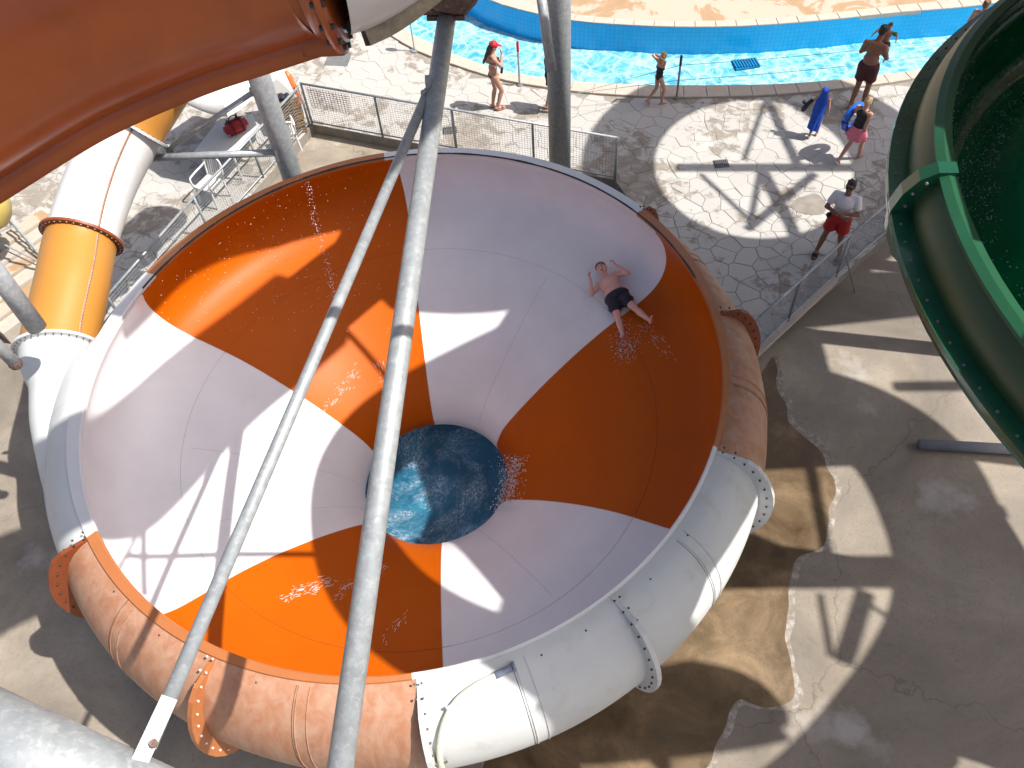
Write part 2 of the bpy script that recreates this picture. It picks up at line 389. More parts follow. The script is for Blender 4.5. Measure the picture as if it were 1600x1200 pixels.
FI = [Vector((p[0], p[1], 0)) for p in spline([(p[0], p[1], 0) for p in far_in], 6)]
FO = [Vector((p[0], p[1], 0)) for p in spline([(p[0], p[1], 0) for p in far_out], 6)]
ZW = -0.70
# ground sheet: one big surface with the plunge pit and the pool cut out
def big_ground():
    bm = bmesh.new()
    n = 48
    def rim(r, k): return [bm.verts.new((pit_c[0] + r * math.cos(2 * PI * i / k), pit_c[1] + r * math.sin(2 * PI * i / k), ZG)) for i in range(k)]
    a = rim(1.9, n); b = rim(3.6, n)
    for i in range(n): bm.faces.new((a[i], b[i], b[(i + 1) % n], a[(i + 1) % n]))
    edges = [bm.edges.get((b[i], b[(i + 1) % n])) for i in range(n)]
    out = [bm.verts.new((x, y, ZG)) for x, y in ((-300, -300), (300, -300), (300, 12.4), (15, 12.4), (-15, 12.4), (-300, 12.4))]
    eo = [bm.edges.new((out[i], out[(i + 1) % 6])) for i in range(6)]
    bmesh.ops.triangle_fill(bm, edges=edges + eo, use_beauty=True)
    bmesh.ops.recalc_face_normals(bm, faces=bm.faces)
    for f in bm.faces:
        if f.normal.z < 0: f.normal_flip()
    me = bpy.data.meshes.new('ground'); bm.to_mesh(me); bm.free(); me.materials.append(M['ground'])
    o = bpy.data.objects.new('ground', me); C.objects.link(o); o['kind'] = 'structure'
big_ground()
# a second piece of the same ground under the rear yard and deck, up to the pool
sheet('ground_under_deck', [(-300, 12.4), (300, 12.4), (300, 20)] + [(p.x, p.y) for p in reversed(NO)] + [(-300, 40)], ZG, M['ground'])
# plunge pool under the bowl
pw = ring_sheet('plunge_pool_wall', pit_c, (1.9, 1.9), (ZG, -1.6), M['tile']); pw['kind'] = 'structure'
wv = []; wf = []
NR = 26; NS = 56
for j in range(NR + 1):
    r = 1.9 * j / NR
    for i in range(NS):
        x = pit_c[0] + r * math.cos(2 * PI * i / NS); y = pit_c[1] + r * math.sin(2 * PI * i / NS)
        wv.append((x, y, -.45 + .07 * noise.noise(Vector((x * 2.2, y * 2.2, 1))) + .03 * noise.noise(Vector((x * 6, y * 6, 5)))))
for j in range(NR): wf += [(j * NS + i, (j + 1) * NS + i, (j + 1) * NS + (i + 1) % NS, j * NS + (i + 1) % NS) for i in range(NS)]
o = link_mesh('plunge_water', wv, wf, M['plunge'], None, True); o['kind'] = 'structure'

# deck slab (bed of the paving)
deck_edge = [P2(-500, 380), P2(60, 470), P2(204, 520), P2(488, 194), P2(961, 281), P2(1163, 562), P2(1368, 384), P2(1700, 96 + 30)]
deck_edge = [(-40, 14.5), P2(-300, 480), P2(40, 478), P2(204, 520), P2(488, 194), P2(961, 281), P2(1163, 562), P2(1368, 384), P2(1640, 150), (40, 14.0)]
deck_poly = deck_edge + [(40, NO[-1].y)] + [(p.x, p.y) for p in reversed(NO)] + [(-40, NO[0].y)]
sheet('pool_deck', deck_poly, -0.009, M['joint'], thick=.3)
deck_o = bpy.data.objects['pool_deck']
def inside(p, poly):
    x, y = p[0], p[1]; c = False; j = len(poly) - 1
    for i in range(len(poly)):
        xi, yi = poly[i][:2]; xj, yj = poly[j][:2]
        if (yi > y) != (yj > y) and x < (xj - xi) * (y - yi) / (yj - yi) + xi: c = not c
        j = i
    return c
def project(P):
    d = Vector(P) - Vector((0, 0, HC)); Fz = d.dot(fw); return 800 + F_ * d.dot(imr) / Fz, 600 - F_ * d.dot(imu) / Fz, Fz
def voronoi_stones():
    s = .40; cells = {}
    nx = int(44 / s); 
    for i in range(nx):
        for j in range(int(16 / s)):
            x = -20 + (i + .5 * (j % 2)) * s; y = 8 + j * s * .88
            cells[(i, j)] = (x + random.uniform(-.13, .13), y + random.uniform(-.13, .13))
    out = []
    for (i, j), c in cells.items():
        if not inside(c, deck_poly): continue
        px, py, Fz = project((c[0], c[1], 0))
        if not (-50 < px < 1660 and -40 < py < 620): continue
        if (Vector((c[0], c[1])) - Vector(BC[:2])).length < 3.3: continue
        poly = [(c[0] - .5, c[1] - .5), (c[0] + .5, c[1] - .5), (c[0] + .5, c[1] + .5), (c[0] - .5, c[1] + .5)]
        for di in range(-2, 3):
            for dj in range(-2, 3):
                q = cells.get((i + di, j + dj))
                if q is None or (di == 0 and dj == 0): continue
                mx, my = (c[0] + q[0]) / 2, (c[1] + q[1]) / 2; nx_, ny_ = q[0] - c[0], q[1] - c[1]
                np_ = []
                for k in range(len(poly)):
                    a = poly[k]; b = poly[(k + 1) % len(poly)]
                    da = (a[0] - mx) * nx_ + (a[1] - my) * ny_; db = (b[0] - mx) * nx_ + (b[1] - my) * ny_
                    if da <= 0: np_.append(a)
                    if (da < 0) != (db < 0) and abs(da - db) > 1e-12:
                        t = da / (da - db); np_.append((a[0] + (b[0] - a[0]) * t, a[1] + (b[1] - a[1]) * t))
                poly = np_
                if len(poly) < 3: break
            if len(poly) < 3: break
        if any(not inside(p, deck_poly) for p in poly):
            cv = Vector((c[0], c[1], 0))
            for a, b in zip(deck_poly, deck_poly[1:] + deck_poly[:1]):
                A_, B_ = Vector((a[0], a[1], 0)), Vector((b[0], b[1], 0))
                if (nearest(cv, [A_, B_]) - cv).length > .55: continue
                ab = B_ - A_; nx_, ny_ = -ab.y, ab.x; sgn = 1 if (c[0] - A_.x) * nx_ + (c[1] - A_.y) * ny_ < 0 else -1; np_ = []
                for k in range(len(poly)):
                    p, q = poly[k], poly[(k + 1) % len(poly)]
                    da = sgn * ((p[0] - A_.x) * nx_ + (p[1] - A_.y) * ny_); db = sgn * ((q[0] - A_.x) * nx_ + (q[1] - A_.y) * ny_)
                    if da <= 0: np_.append(p)
                    if (da < 0) != (db < 0) and abs(da - db) > 1e-12: t = da / (da - db); np_.append((p[0] + (q[0] - p[0]) * t, p[1] + (q[1] - p[1]) * t))
                poly = np_
                if len(poly) < 3: break
        if len(poly) >= 3: out.append((c, poly, Fz, px, py))
    return out
def shrink(poly, c, g):
    out = []
    for p in poly:
        d = Vector((p[0] - c[0], p[1] - c[1])); L = d.length
        out.append((c[0] + d.x * max(.2, (L - g) / max(L, 1e-3)), c[1] + d.y * max(.2, (L - g) / max(L, 1e-3))))
    return out
def stone_geo(c, poly, org):
    # merge very short edges, wobble, and give a worn shoulder; wider joints on the near deck
    pts = []
    for p in poly:
        if not pts or math.hypot(p[0] - pts[-1][0], p[1] - pts[-1][1]) > .035: pts.append(p)
    wob = lambda p: (p[0] + .02 * noise.noise(Vector((p[0] * 6, p[1] * 6, 0))), p[1] + .02 * noise.noise(Vector((p[0] * 6, p[1] * 6, 9))))
    gap = (.008 if c[1] < 13.2 else .003) + .004 * max(0, noise.noise(Vector((c[0] * .5, c[1] * .5, 3)))) 
    a = shrink([wob(p) for p in pts], c, gap); b = shrink(a, c, .012); n = len(a)
    top = random.uniform(-.002, .004); tx, ty = random.uniform(-.012, .012), random.uniform(-.012, .012)
    hz = lambda p: top + (p[0] - c[0]) * tx + (p[1] - c[1]) * ty
    vs = [(p[0] - org[0], p[1] - org[1], -.02) for p in a] + [(p[0] - org[0], p[1] - org[1], hz(p) - .006) for p in a] + [(p[0] - org[0], p[1] - org[1], hz(p)) for p in b]
    fs = [tuple(range(2 * n, 3 * n))]
    for i in range(n):
        k = (i + 1) % n; fs += [(i, k, n + k, n + i), (n + i, n + k, 2 * n + k, 2 * n + i)]
    return vs, fs
stones = voronoi_stones()
stones.sort(key=lambda s: s[2])
def hidden(s):   # behind the bowl, the tube or below the frame
    px, py = s[3], s[4]
    return (((px - 640) / 540) ** 2 + ((py - 640) / 400) ** 2 < 1) or not (-10 < px < 1610 and -10 < py)
vis = [s for s in stones if not hidden(s)]; rest = [s for s in stones if hidden(s)] + vis[300:]
for s in vis[:300]:
    vs, fs = stone_geo(s[0], s[1], s[0]); o = link_mesh('stone', vs, fs, M['stone'], deck_o); o.location = (s[0][0], s[0][1], 0)
mb = MB()
for s in rest: vs, fs = stone_geo(s[0], s[1], (0, 0)); mb.add(vs, fs)
o = mb.build('far_stones', M['stone'], deck_o); o['kind'] = 'stuff'
# coping stones along both pool edges
def coping(inner, outer, parent_name, every, wjoint=.003, z=.05, limit=400):
    base = bpy.data.objects.new(parent_name, None); C.objects.link(base); base['kind'] = 'structure'
    mids = resample([(p.x, p.y) for p in inner[::6]] + [(inner[-1].x, inner[-1].y)], every)
    for a, b in zip(mids, mids[1:]):
        px, py, _ = project(((a.x + b.x) / 2, (a.y + b.y) / 2, 0))
        if not (-200 < px < 1800 and -60 < py < 700): continue
        oa, ob = nearest(a, outer), nearest(b, outer); t = (b - a).normalized() * wjoint
        q = [a + t, b - t, ob - t, oa + t]; c = sum(q, Vector()) / 4
        zz = z + random.uniform(-.002, .002)
        top = [c + (p - c) * .965 for p in q]
        vs = [(p.x - c.x, p.y - c.y, -.05) for p in q] + [(p.x - c.x, p.y - c.y, zz - .012) for p in q] + [(p.x - c.x, p.y - c.y, zz) for p in top]
        fs = [(0, 3, 2, 1), (8, 9, 10, 11)] + [f for i in range(4) for f in ((i, (i + 1) % 4, 4 + (i + 1) % 4, 4 + i), (4 + i, 4 + (i + 1) % 4, 8 + (i + 1) % 4, 8 + i))]
        o = link_mesh('coping_stone', vs, fs, M['coping'], base); o.location = c
coping(NI, NO, 'pool_edge', .5)
coping(FI, FO, 'far_pool_edge', .5)
# pool walls and water
def wall_strip(name, pts, z0, z1, m):
    vs = []; fs = []; L = 0; us = []
    for i, p in enumerate(pts):
        if i: L += (p - pts[i - 1]).length
        vs += [(p.x, p.y, z0), (p.x, p.y, z1)]; us.append(L)
    for i in range(len(pts) - 1): fs.append((2 * i, 2 * i + 2, 2 * i + 3, 2 * i + 1))
    o = link_mesh(name, vs, fs, m); uv = o.data.uv_layers.new(name='UVMap')
    for p in o.data.polygons:
        for li, vi in zip(p.loop_indices, p.vertices): uv.data[li].uv = (us[vi // 2], vs[vi][2])
    o['kind'] = 'structure'; return o
wall_strip('far_pool_wall', FI, -1.6, .02, M['tile']); wall_strip('near_pool_wall', NI, -1.6, .02, M['tile'])
wp = [(p.x, p.y) for p in NI] + [(p.x, p.y) for p in reversed(FI)]
def water_surface(poly, z):
    # gridded so that the ripples have real height
    xs = [p[0] for p in poly]; ys = [p[1] for p in poly]; st = .11
    ny = int((max(ys) - min(ys)) / st) + 2; x0, y0 = min(xs), min(ys)
    idx = {}; vs = []; fs = []
    lo, hi = max(x0, -14), min(max(xs), 16)
    nx = int((hi - lo) / st)
    ok = {}
    for i in range(nx):
        for j in range(ny):
            x, y = lo + i * st, y0 + j * st
            if inside((x + st / 2, y + st / 2), poly) or inside((x - .3, y), poly) or inside((x, y - .3), poly) or inside((x, y + .3), poly) or inside((x + .3, y), poly):
                ok[(i, j)] = 1
    def vid(i, j):
        if (i, j) not in idx:
            x, y = lo + i * st, y0 + j * st
            h = .035 * noise.noise(Vector((x * 1.7, y * 1.7, 0))) + .018 * noise.noise(Vector((x * 4, y * 4, 4)))
            idx[(i, j)] = len(vs); vs.append((x, y, z + h))
        return idx[(i, j)]
    for (i, j) in ok: fs.append((vid(i, j), vid(i + 1, j), vid(i + 1, j + 1), vid(i, j + 1)))
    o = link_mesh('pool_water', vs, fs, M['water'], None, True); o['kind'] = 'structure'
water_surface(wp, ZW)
sheet('far_deck', [(p.x, p.y) for p in FO] + [(60, FO[-1].y), (300, 60), (300, 600), (-300, 600), (-300, 60), (-60, FO[0].y)], .0, M['fardeck'])

# stains on the lower ground
def blob_pts(pxs, z, amp=.06, n=6):
    P = [G(x, y, z) for x, y in pxs]; P = spline(P + [P[0]], n)[:-1]
    return [(p.x + amp * noise.noise(Vector((p.x * 3, p.y * 3, 0))), p.y + amp * noise.noise(Vector((p.x * 3, p.y * 3, 7)))) for p in P]
st1 = [(1040, 700), (1150, 640), (1205, 560), (1215, 600), (1235, 660), (1275, 700), (1300, 745), (1298, 790), (1285, 850), (1252, 868), (1236, 895), (1232, 950), (1226, 1000), (1243, 1050), (1240, 1085), (1218, 1108), (1180, 1100), (1150, 1098), (1130, 1130), (1105, 1200), (1000, 1260), (880, 1260), (760, 1180)]
cst = (950, 900)
def grow(pxs, k): return [(x + (x - cst[0]) / math.hypot(x - cst[0], y - cst[1]) * k, y + (y - cst[1]) / math.hypot(x - cst[0], y - cst[1]) * k) for x, y in pxs]
sheet('salt_stain', blob_pts(grow(st1, 11), ZG, .10), ZG + .004, M['salt'])
sheet('wet_stain', blob_pts(st1, ZG, .07, 8), ZG + .008, M['wet'])
sheet('floor_paint_patch', blob_pts([(1245, 310), (1275, 303), (1290, 318), (1283, 335), (1248, 333), (1236, 322)], 0, .02), .009, M['joint'])
sheet('inspection_cover', [P2(515, 82), P2(550, 83), P2(543, 104), P2(506, 102)], .012, M['grate'])

# ------------------------------------------------------------ the bowl slide
PROF = [(4.0, 0), (4.0, -.06), (4.05, -.14), (4.12, -.28), (4.16, -.45), (4.16, -.62), (4.11, -.80), (4.00, -.97), (3.80, -1.12), (3.46, -1.27), (3.05, -1.44), (2.58, -1.70), (2.1, -2.02), (1.7, -2.33), (1.42, -2.58), (1.25, -2.78), (1.15, -2.98), (1.12, -3.10), (1.13, -3.22)]
def prof_dense():
    P = spline([Vector((a, b, 0)) for a, b in PROF], 3); return [(p.x, p.y) for p in P]
PD = prof_dense()
bowl = empty('bowl_slide', BC, 'large round bowl slide with alternating orange and white wedges around a central drain hole', 'water slide')
bowl.rotation_euler = (0, TILT, 0)
def B2W(r, az, z): return BC + BM @ Vector((r * math.cos(az), r * math.sin(az), z))
def hit_bowl(px, py):
    """first hit of the view ray with the inner surface: returns profile position k and azimuth"""
    d = ray(px, py).normalized(); o = Vector((0, 0, HC)); best = None
    Mi = BM.inverted(); oo = Mi @ (o - BC); dd = Mi @ d
    for k in range(len(PD) - 1):
        (r1, z1), (r2, z2) = PD[k], PD[k + 1]
        for sub in range(8):
            u = sub / 8; z = z1 + (z2 - z1) * u; r = r1 + (r2 - r1) * u
            t = (z - oo.z) / dd.z; P = oo + dd * t; e = abs(math.hypot(P.x, P.y) - r)
            if best is None or e < best[0]: best = (e, k + u, math.atan2(P.y, P.x), P)
    return best
def wallpt(px, py):
    b = hit_bowl(px, py); return BC + BM @ b[3]
# the six colour joints, measured along the wedges
JOINTS = [  # (azimuth at rim deg, pixels along the joint)
    [(1040.6, 383), (1037.5, 400), (1025, 428), (1009, 453), (987.5, 478), (962.5, 500), (925, 537.5), (881, 578), (850, 606), (821, 634.6), (783, 667)],
    [(614, 243), (626, 280), (633, 320), (643, 380), (652, 450), (660, 520), (668, 590), (677, 657)],
    [(214.5, 463), (220, 478), (247, 508), (280, 538), (345, 578), (416, 617), (500, 663), (578, 705)],
    [(245, 945), (340, 912), (430, 878), (520, 842), (600, 812)],
    [(691, 1043), (691, 990), (690, 920), (690, 853)],
    [(1050, 820), (980, 808), (900, 795), (800, 780)]]
SEED = [rad(22.4), rad(91), rad(157), rad(228), rad(276), rad(322)]
jaz = []
for J, sd in zip(JOINTS, SEED):
    hs = []
    for q in J:
        b = hit_bowl(*q); a = b[2]
        while a - sd > PI: a -= 2 * PI
        while a - sd < -PI: a += 2 * PI
        hs.append((b[1], a))
    hs.sort(); ks = [h[0] for h in hs]; as_ = [h[1] for h in hs]
    # smooth: fit a quadratic azimuth(k)
    co = np.polyfit(ks, as_, 2 if J is JOINTS[0] else 1)
    row = []
    for k in range(len(PD)):
        kk = min(max(k, min(ks)), max(ks)); row.append(rad(156.2) + (rad(148.2) - rad(156.2)) * (k / len(PD)) if J is JOINTS[2] else float(np.polyval(co, kk)))
    jaz.append(row)
NS = 40
for w6 in range(6):
    A = jaz[w6]; Bz = jaz[(w6 + 1) % 6]; add = 2 * PI if w6 == 5 else 0
    vs = []; fs = []
    for k, (r, z) in enumerate(PD):
        for i in range(NS + 1):
            az = A[k] + (Bz[k] + add - A[k]) * i / NS
            vs.append((r * math.cos(az), r * math.sin(az), z))
    for k in range(len(PD) - 1):
        for i in range(NS):
            q = k * (NS + 1) + i; fs.append((q, q + NS + 1, q + NS + 2, q + 1))
    ms = M['in_white'] if w6 in (0, 2, 4) else M['in_orange']
    o = link_mesh('bowl_panel', vs, fs, ms, bowl, True)
    o['label'] = ('white' if w6 in (0, 2, 4) else 'orange') + ' wedge panel of the bowl'
# joint beads between wedges and the ring seam half way down
mb = MB()
for row in jaz:
    for k in range(6, len(PD) - 4):
        (r, z), (r2, z2) = PD[k], PD[k + 1]
        a = Vector((r * math.cos(row[k]), r * math.sin(row[k]), z + .001)); b = Vector((r2 * math.cos(row[k + 1]), r2 * math.sin(row[k + 1]), z2 + .001))
        mb.bar(a, b, .004, 4, caps=False)
mb.build('joint_bead', mat('joint_sealant', (.55, .48, .44), .5, .05), bowl)
rs = 3.30; zs = float(np.interp(-rs, [-p[0] for p in PD[14:]], [p[1] for p in PD[14:]])) + .001
ks = min(range(14, len(PD)), key=lambda k: abs(PD[k][0] - rs))
def wedge_of(az):
    for w6 in range(6):
        a = jaz[w6][ks]; b = jaz[(w6 + 1) % 6][ks] + (2 * PI if w6 == 5 else 0)
        for o2 in (-2 * PI, 0, 2 * PI):
            if a <= az + o2 < b: return w6
    return 0
sm = (MB(), MB())
for i in range(160):
    a, b = 2 * PI * i / 160, 2 * PI * (i + 1) / 160
    sm[wedge_of(a) % 2].bar((rs * math.cos(a), rs * math.sin(a), zs), (rs * math.cos(b), rs * math.sin(b), zs), .0026, 4, caps=False)
for az in (50, 182, 205, 300):
    a = rad(az)
    for q in range(14, len(PD) - 8):
        (r, z), (r2, z2) = PD[q], PD[q + 1]
        if r > rs: continue
        sm[wedge_of(a) % 2].bar((r * math.cos(a), r * math.sin(a), z), (r2 * math.cos(a), r2 * math.sin(a), z2), .0024, 4, caps=False)
sm[0].build('panel_seam', mat('fine_grey_seam', (.40, .40, .42), .6, .05), bowl); sm[1].build('panel_seam', mat('fine_brown_seam', (.22, .045, .006), .6, .05), bowl)

# rim lip in four coloured lengths; its width changes round the bowl
D = 180 / PI
LIPS = [(33, 94, 'white_gel'), (94, 151, 'lip_orange'), (151, 211, 'white_gel'), (211, 272, 'lip_orange'), (272, 334, 'white_gel'), (-26, 33, 'lip_orange')]
def lipw(a):
    a = a % 360
    return float(np.interp(a, [0, 30, 60, 90, 120, 150, 180, 210, 235, 272, 274, 300, 330, 360], [.10, .15, .17, .15, .15, .18, .20, .13, .10, .05, .03, .03, .035, .10]))
for a0, a1, mk in LIPS:
    vs = []; fs = []; n = 36
    for i in range(n + 1):
        a = a0 + (a1 - a0) * i / n; q = rad(a); wd = lipw(a)
        for r, z in ((R0 - .006, -.03), (R0 - .006, .012), (R0 + .008, .022), (R0 + wd, .0), (R0 + wd + .006, -.012), (R0 + wd, -.07)):
            vs.append((r * math.cos(q), r * math.sin(q), z))
    for i in range(n):
        for k in range(5): fs.append((i * 6 + k, (i + 1) * 6 + k, (i + 1) * 6 + k + 1, i * 6 + k + 1))
    fs += [tuple(range(6)), tuple(range(n * 6, n * 6 + 6))[::-1]]
    o = link_mesh('rim', vs, fs, M[mk], bowl); o['label'] = ('orange' if 'orange' in mk else 'white') + ' length of the flat rim'
# black sealing strip just inside the lip on the far side
mb = MB()
for i in range(110):
    a, b = rad(12 + i * 1.3), rad(12 + (i + 1) * 1.3)
    k = .014 + .008 * noise.noise(Vector((i * .3, 0, 0)))
    mb.bar(((R0 - .002) * math.cos(a), (R0 - .002) * math.sin(a), .020), ((R0 - .002) * math.cos(b), (R0 - .002) * math.sin(b), .020), k, 5, caps=False)
mb.build('sealing_strip', M['rubber'], bowl)

# outer shell: bulging half tube in sections, each with its flange and bolts
def sect(a, grow_=0.0):
    """cross-section (r, z) of the outer shell at azimuth a in degrees"""
    a = a % 360
    taper = float(np.interp(a if a < 180 else a - 360, [-40, 0, 20, 34], [1, .92, .72, .55])) if (a < 60 or a > 320) else float(np.interp(a, [151, 166, 172], [.3, .75, 1]))
    lip = lipw(a)
    ex = float(np.interp(a, [151, 164, 172, 180, 190, 208], [0, .06, .22, .16, .08, 0])) if 120 < a < 208 else 0.0
    out = []
    for i in range(17):
        t = rad(96 - 178 * i / 16)
        r1 = 4.06 + (.62 + ex + grow_) * taper * math.cos(t) * (1 if i else .9); z1 = -.92 + (.895 + grow_ * .9) * math.sin(t)
        out.append((max(r1, R0 + .03), z1))
    return out
SHELL = [(151, 211, 'shell_white'), (211, 243, 'shell_orange'), (243, 272.5, 'shell_orange'), (272.5, 303, 'shell_white'), (303, 333.5, 'shell_white'), (333.5, 363, 'shell_orange'), (363, 393, 'shell_orange')]
def shell_pt(r, a, z): q = rad(a); return Vector((r * math.cos(q), r * math.sin(q), z))
for si, (a0, a1, mk) in enumerate(SHELL):
    n = 26 if si else 44; vs = []; fs = []
    for i in range(n + 1):
        a = a0 + (a1 - a0) * i / n
        # every section swells slightly at its ends where it meets the flange
        e = 0.0
        for r, z in sect(a, e): vs.append(shell_pt(r, a, z))
    for i in range(n):
        for k in range(16): q = i * 17 + k; fs.append((q, q + 17, q + 18, q + 1))
    o = link_mesh('shell_section', vs, fs, M[mk], bowl, True)
    o['label'] = ('pink-orange faded' if 'orange' in mk else 'chalky white') + ' outer shell section'
    # stiffening band
    if si in (1, 2, 3, 4, 5, 6):
        am = a0 + (a1 - a0) * (.47 if si < 5 else .5); mb = MB()
        for off in (-.7, .9):
            for i in range(1, 16):
                s1 = sect(am + off, .004); mb.bar(shell_pt(s1[i][0], am + off, s1[i][1]), shell_pt(s1[i + 1][0] if i + 1 < 17 else s1[i][0], am + off, s1[i + 1][1]), .007, 5, caps=False)
        mb.build('joint_band', M[mk] if off else M[mk], bowl)
        mb = MB()
        s1 = sect(am - 1.1, .002)
        for i in range(1, 16): mb.bar(shell_pt(s1[i][0], am - 1.1, s1[i][1]), shell_pt(s1[i + 1][0], am - 1.1, s1[i + 1][1]), .003, 4, caps=False)
        mb.build('seam_line', M['bolt'], bowl)
# flanges
FL = [(211, 'flange_orange', .20, 'bolt', 1), (242.6, 'lip_orange', .17, 'bolt_light', 1), (272.9, 'shell_white', .16, 'bolt', 1), (303, 'shell_white', .16, 'bolt', 1), (333.3, 'shell_white', .18, 'bolt', 1), (363, 'flange_orange', .17, 'bolt', 1), (393, 'flange_orange', .17, 'bolt', 1)]
for a, mk, wdt, bk, sgn in FL:
    s0 = sect(a); s1 = sect(a, wdt); vs = []; fs = []
    for (r, z), (r2, z2) in zip(s0, s1):
        for da in (-.35, .35):
            vs.append(shell_pt(r - .02, a + da, z)); vs.append(shell_pt(max(r2, R0 + .04), a + da, z2 if z2 < -.02 else -.02))
    n = 17
    for i in range(n - 1):
        q = i * 4; fs += [(q, q + 1, q + 5, q + 4), (q + 2, q + 6, q + 7, q + 3), (q + 1, q + 3, q + 7, q + 5)]
    fl = link_mesh('flange', vs, fs, M[mk], bowl)
    sm = sect(a, wdt * .55); mb = MB()
    for i in range(1, 16):
        for s_ in ((-1.2, 1.2)):
            for u in (0, .5):
                (ra, za), (rb, zb) = sm[i], sm[i + 1] if i < 16 else sm[i]
                p = shell_pt(ra + (rb - ra) * u, a + s_ * .4, za + (zb - za) * u)
                if u == 0: mb.ball(p, .015, 5, 4)
    mb.build('bolt_row', M[bk], fl)
vs = []; fs = []; mb = MB(); n = 40
for i in range(n + 1):
    a = 176 + 34 * i / n; c0 = 4.52 + (.0 if a > 192 else (192 - a) * .0)
    ro_ = float(np.interp(a, [172, 180, 190, 202, 214], [5.26, 5.05, 4.82, 4.68, 4.66])); z = float(np.interp(a, [172, 190, 214], [-.70, -.92, -1.0]))
    vs += [shell_pt(ro_ - .1, a, z), shell_pt(ro_ + .10, a, z), shell_pt(ro_ + .10, a, z - .02), shell_pt(ro_ - .1, a, z - .02)]
    if i % 2: mb.ball(shell_pt(ro_ + .055, a, z + .006), .018, 6, 4)
for i in range(n): q = i * 4; fs += [(q, q + 1, q + 5, q + 4), (q + 1, q + 2, q + 6, q + 5), (q + 2, q + 3, q + 7, q + 6)]
fl = link_mesh('edge_flange', vs, fs, M['shell_white'], bowl); mb.build('bolt_row', M['bolt'], fl)
# tabs, hose and outlet on the front white section
mb = MB(Vector((0, 0, 0)))
def on_shell(a, i, off=0): s = sect(a, off); i0 = int(i); u = i - i0; r = s[i0][0] * (1 - u) + s[min(i0 + 1, 16)][0] * u; z = s[i0][1] * (1 - u) + s[min(i0 + 1, 16)][1] * u; return shell_pt(r, a, z)
hose = [on_shell(284, 1.6, .045), on_shell(280.5, 1.9, .045), on_shell(277.5, 2.6, .045), on_shell(275.6, 3.8, .05), on_shell(274.4, 5.4, .05), on_shell(273.9, 7.0, .05), on_shell(273.8, 9.2, .05), on_shell(274, 11.5, .05), on_shell(274, 14, .05)]
MB().tube(spline(hose, 6), .032, 10).build('hose', M['hose'], bowl, True)
MB().bar(on_shell(283.2, 1.65, .045), on_shell(286.0, 1.5, .05), .038, 12).bar(on_shell(285.7, 1.5, .05), on_shell(286.1, 1.5, .05), .052, 14).build('hose_coupling', M['clear'], bowl, True)
for i_, a_ in ((2.9, 276.9), (7.3, 273.9)):
    p = on_shell(a_, i_, .05); MB().box(p, (.13, .018, .10), rad(20)).build('hose_clip', M['steel_dark'] if i_ > 5 else M['white_plastic'], bowl)
for a in (222, 233, 250, 262, 290, 297, 309, 318):
    p = on_shell(a, 1.5, .004); MB().ball(p, .012, 6, 4).build('rivet', M['bolt'], bowl)
# white underside panels on the far side and the bowl's own columns
mb = MB(); n = 40
vs = []; fs = []
for i in range(n + 1):
    a = 33 + (151 - 33) * i / n
    for r, z in ((4.0, -.05), (4.12, -.07), (4.32, -.28), (4.38, -.6), (4.32, -.86), (4.1, -1.08), (3.7, -1.30), (1.3, -2.95)): vs.append(shell_pt(r + .03, a, z - .03))
for i in range(n):
    for k in range(7): q = i * 8 + k; fs.append((q, q + 1, q + 9, q + 8))
link_mesh('back_shell', vs, fs, M['shell_white'], bowl, True)
vs = []; fs = []; n = 60
for i in range(n):
    a = 360 * i / n
    for r, z in ((4.2, -1.18), (3.5, -1.45), (2.6, -1.90), (1.8, -2.45), (1.28, -3.02)): vs.append(shell_pt(r, a, z))
for i in range(n):
    for k in range(4): q = i * 5 + k; q2 = ((i + 1) % n) * 5 + k; fs.append((q, q + 1, q2 + 1, q2))
link_mesh('underside', vs, fs, M['shell_white'], bowl, True)
for i in range(6):
    a = rad(30 + 60 * i); p = Vector((3.3 * math.cos(a), 3.3 * math.sin(a), 0))
    MB().bar(p + Vector((0, 0, -3.55)), p + Vector((0, 0, -1.55)), .09, 14).bar(p + Vector((0, 0, -3.55)), p + Vector((0, 0, -3.52)), .18, 14).build('support_leg', M['steel'], bowl, True)
# inlet mouth visible over the left rim
# foam and running water round the drain hole, droplets in the air
def spray(name, label, pts, kind='stuff'):
    mb = MB()
    for p, r in pts: mb.ball(p, (r * random.uniform(.7, 1.3), r * random.uniform(.7, 1.3), r), 5, 4)
    o = mb.build(name, M['foam'], None, True); tag(o, label, 'water spray', kind=kind); return o
L = []
for i in range(900):
    px = random.gauss(795, 9); py = random.uniform(715, 800); 
    if random.random() < .5: px = 795 - (py - 760) * .35 + random.gauss(0, 7); 
    P = wallpt(px, py); L.append((P + Vector((random.gauss(0, .02), random.gauss(0, .02), random.uniform(0, .05))), random.uniform(.003, .012)))
spray('foam', 'white foam curling over the right lip of the drain hole', L)
mb = MB()
for (x0, y0, x1, y1, n) in ((445, 932, 520, 905, 120), (520, 930, 602, 880, 110), (560, 575, 500, 650, 110), (590, 560, 610, 640, 60), (480, 640, 545, 690, 90), (1005, 505, 1050, 560, 50), (640, 950, 600, 1000, 20)):
    P0, P1 = wallpt(x0, y0), wallpt(x1, y1)
    for i in range(n):
        t = random.random(); px = x0 + (x1 - x0) * t + random.gauss(0, 5); py = y0 + (y1 - y0) * t + random.gauss(0, 3.5) + 5 * math.sin(t * 22)
        d = (P1 - P0).normalized(); d = (d + Vector((random.gauss(0, .35), random.gauss(0, .35), 0))).normalized(); L_ = random.uniform(.01, .05)
        mb.ball(wallpt(px, py) + Vector((0, 0, .002)), (.0022, .0022, L_), 5, 5, d.to_track_quat('Z', 'Y').to_matrix())
tag(mb.build('water_streak', M['foam'], None, True), 'thin broken streaks of water running over the orange floor', 'water', kind='stuff')
L = []
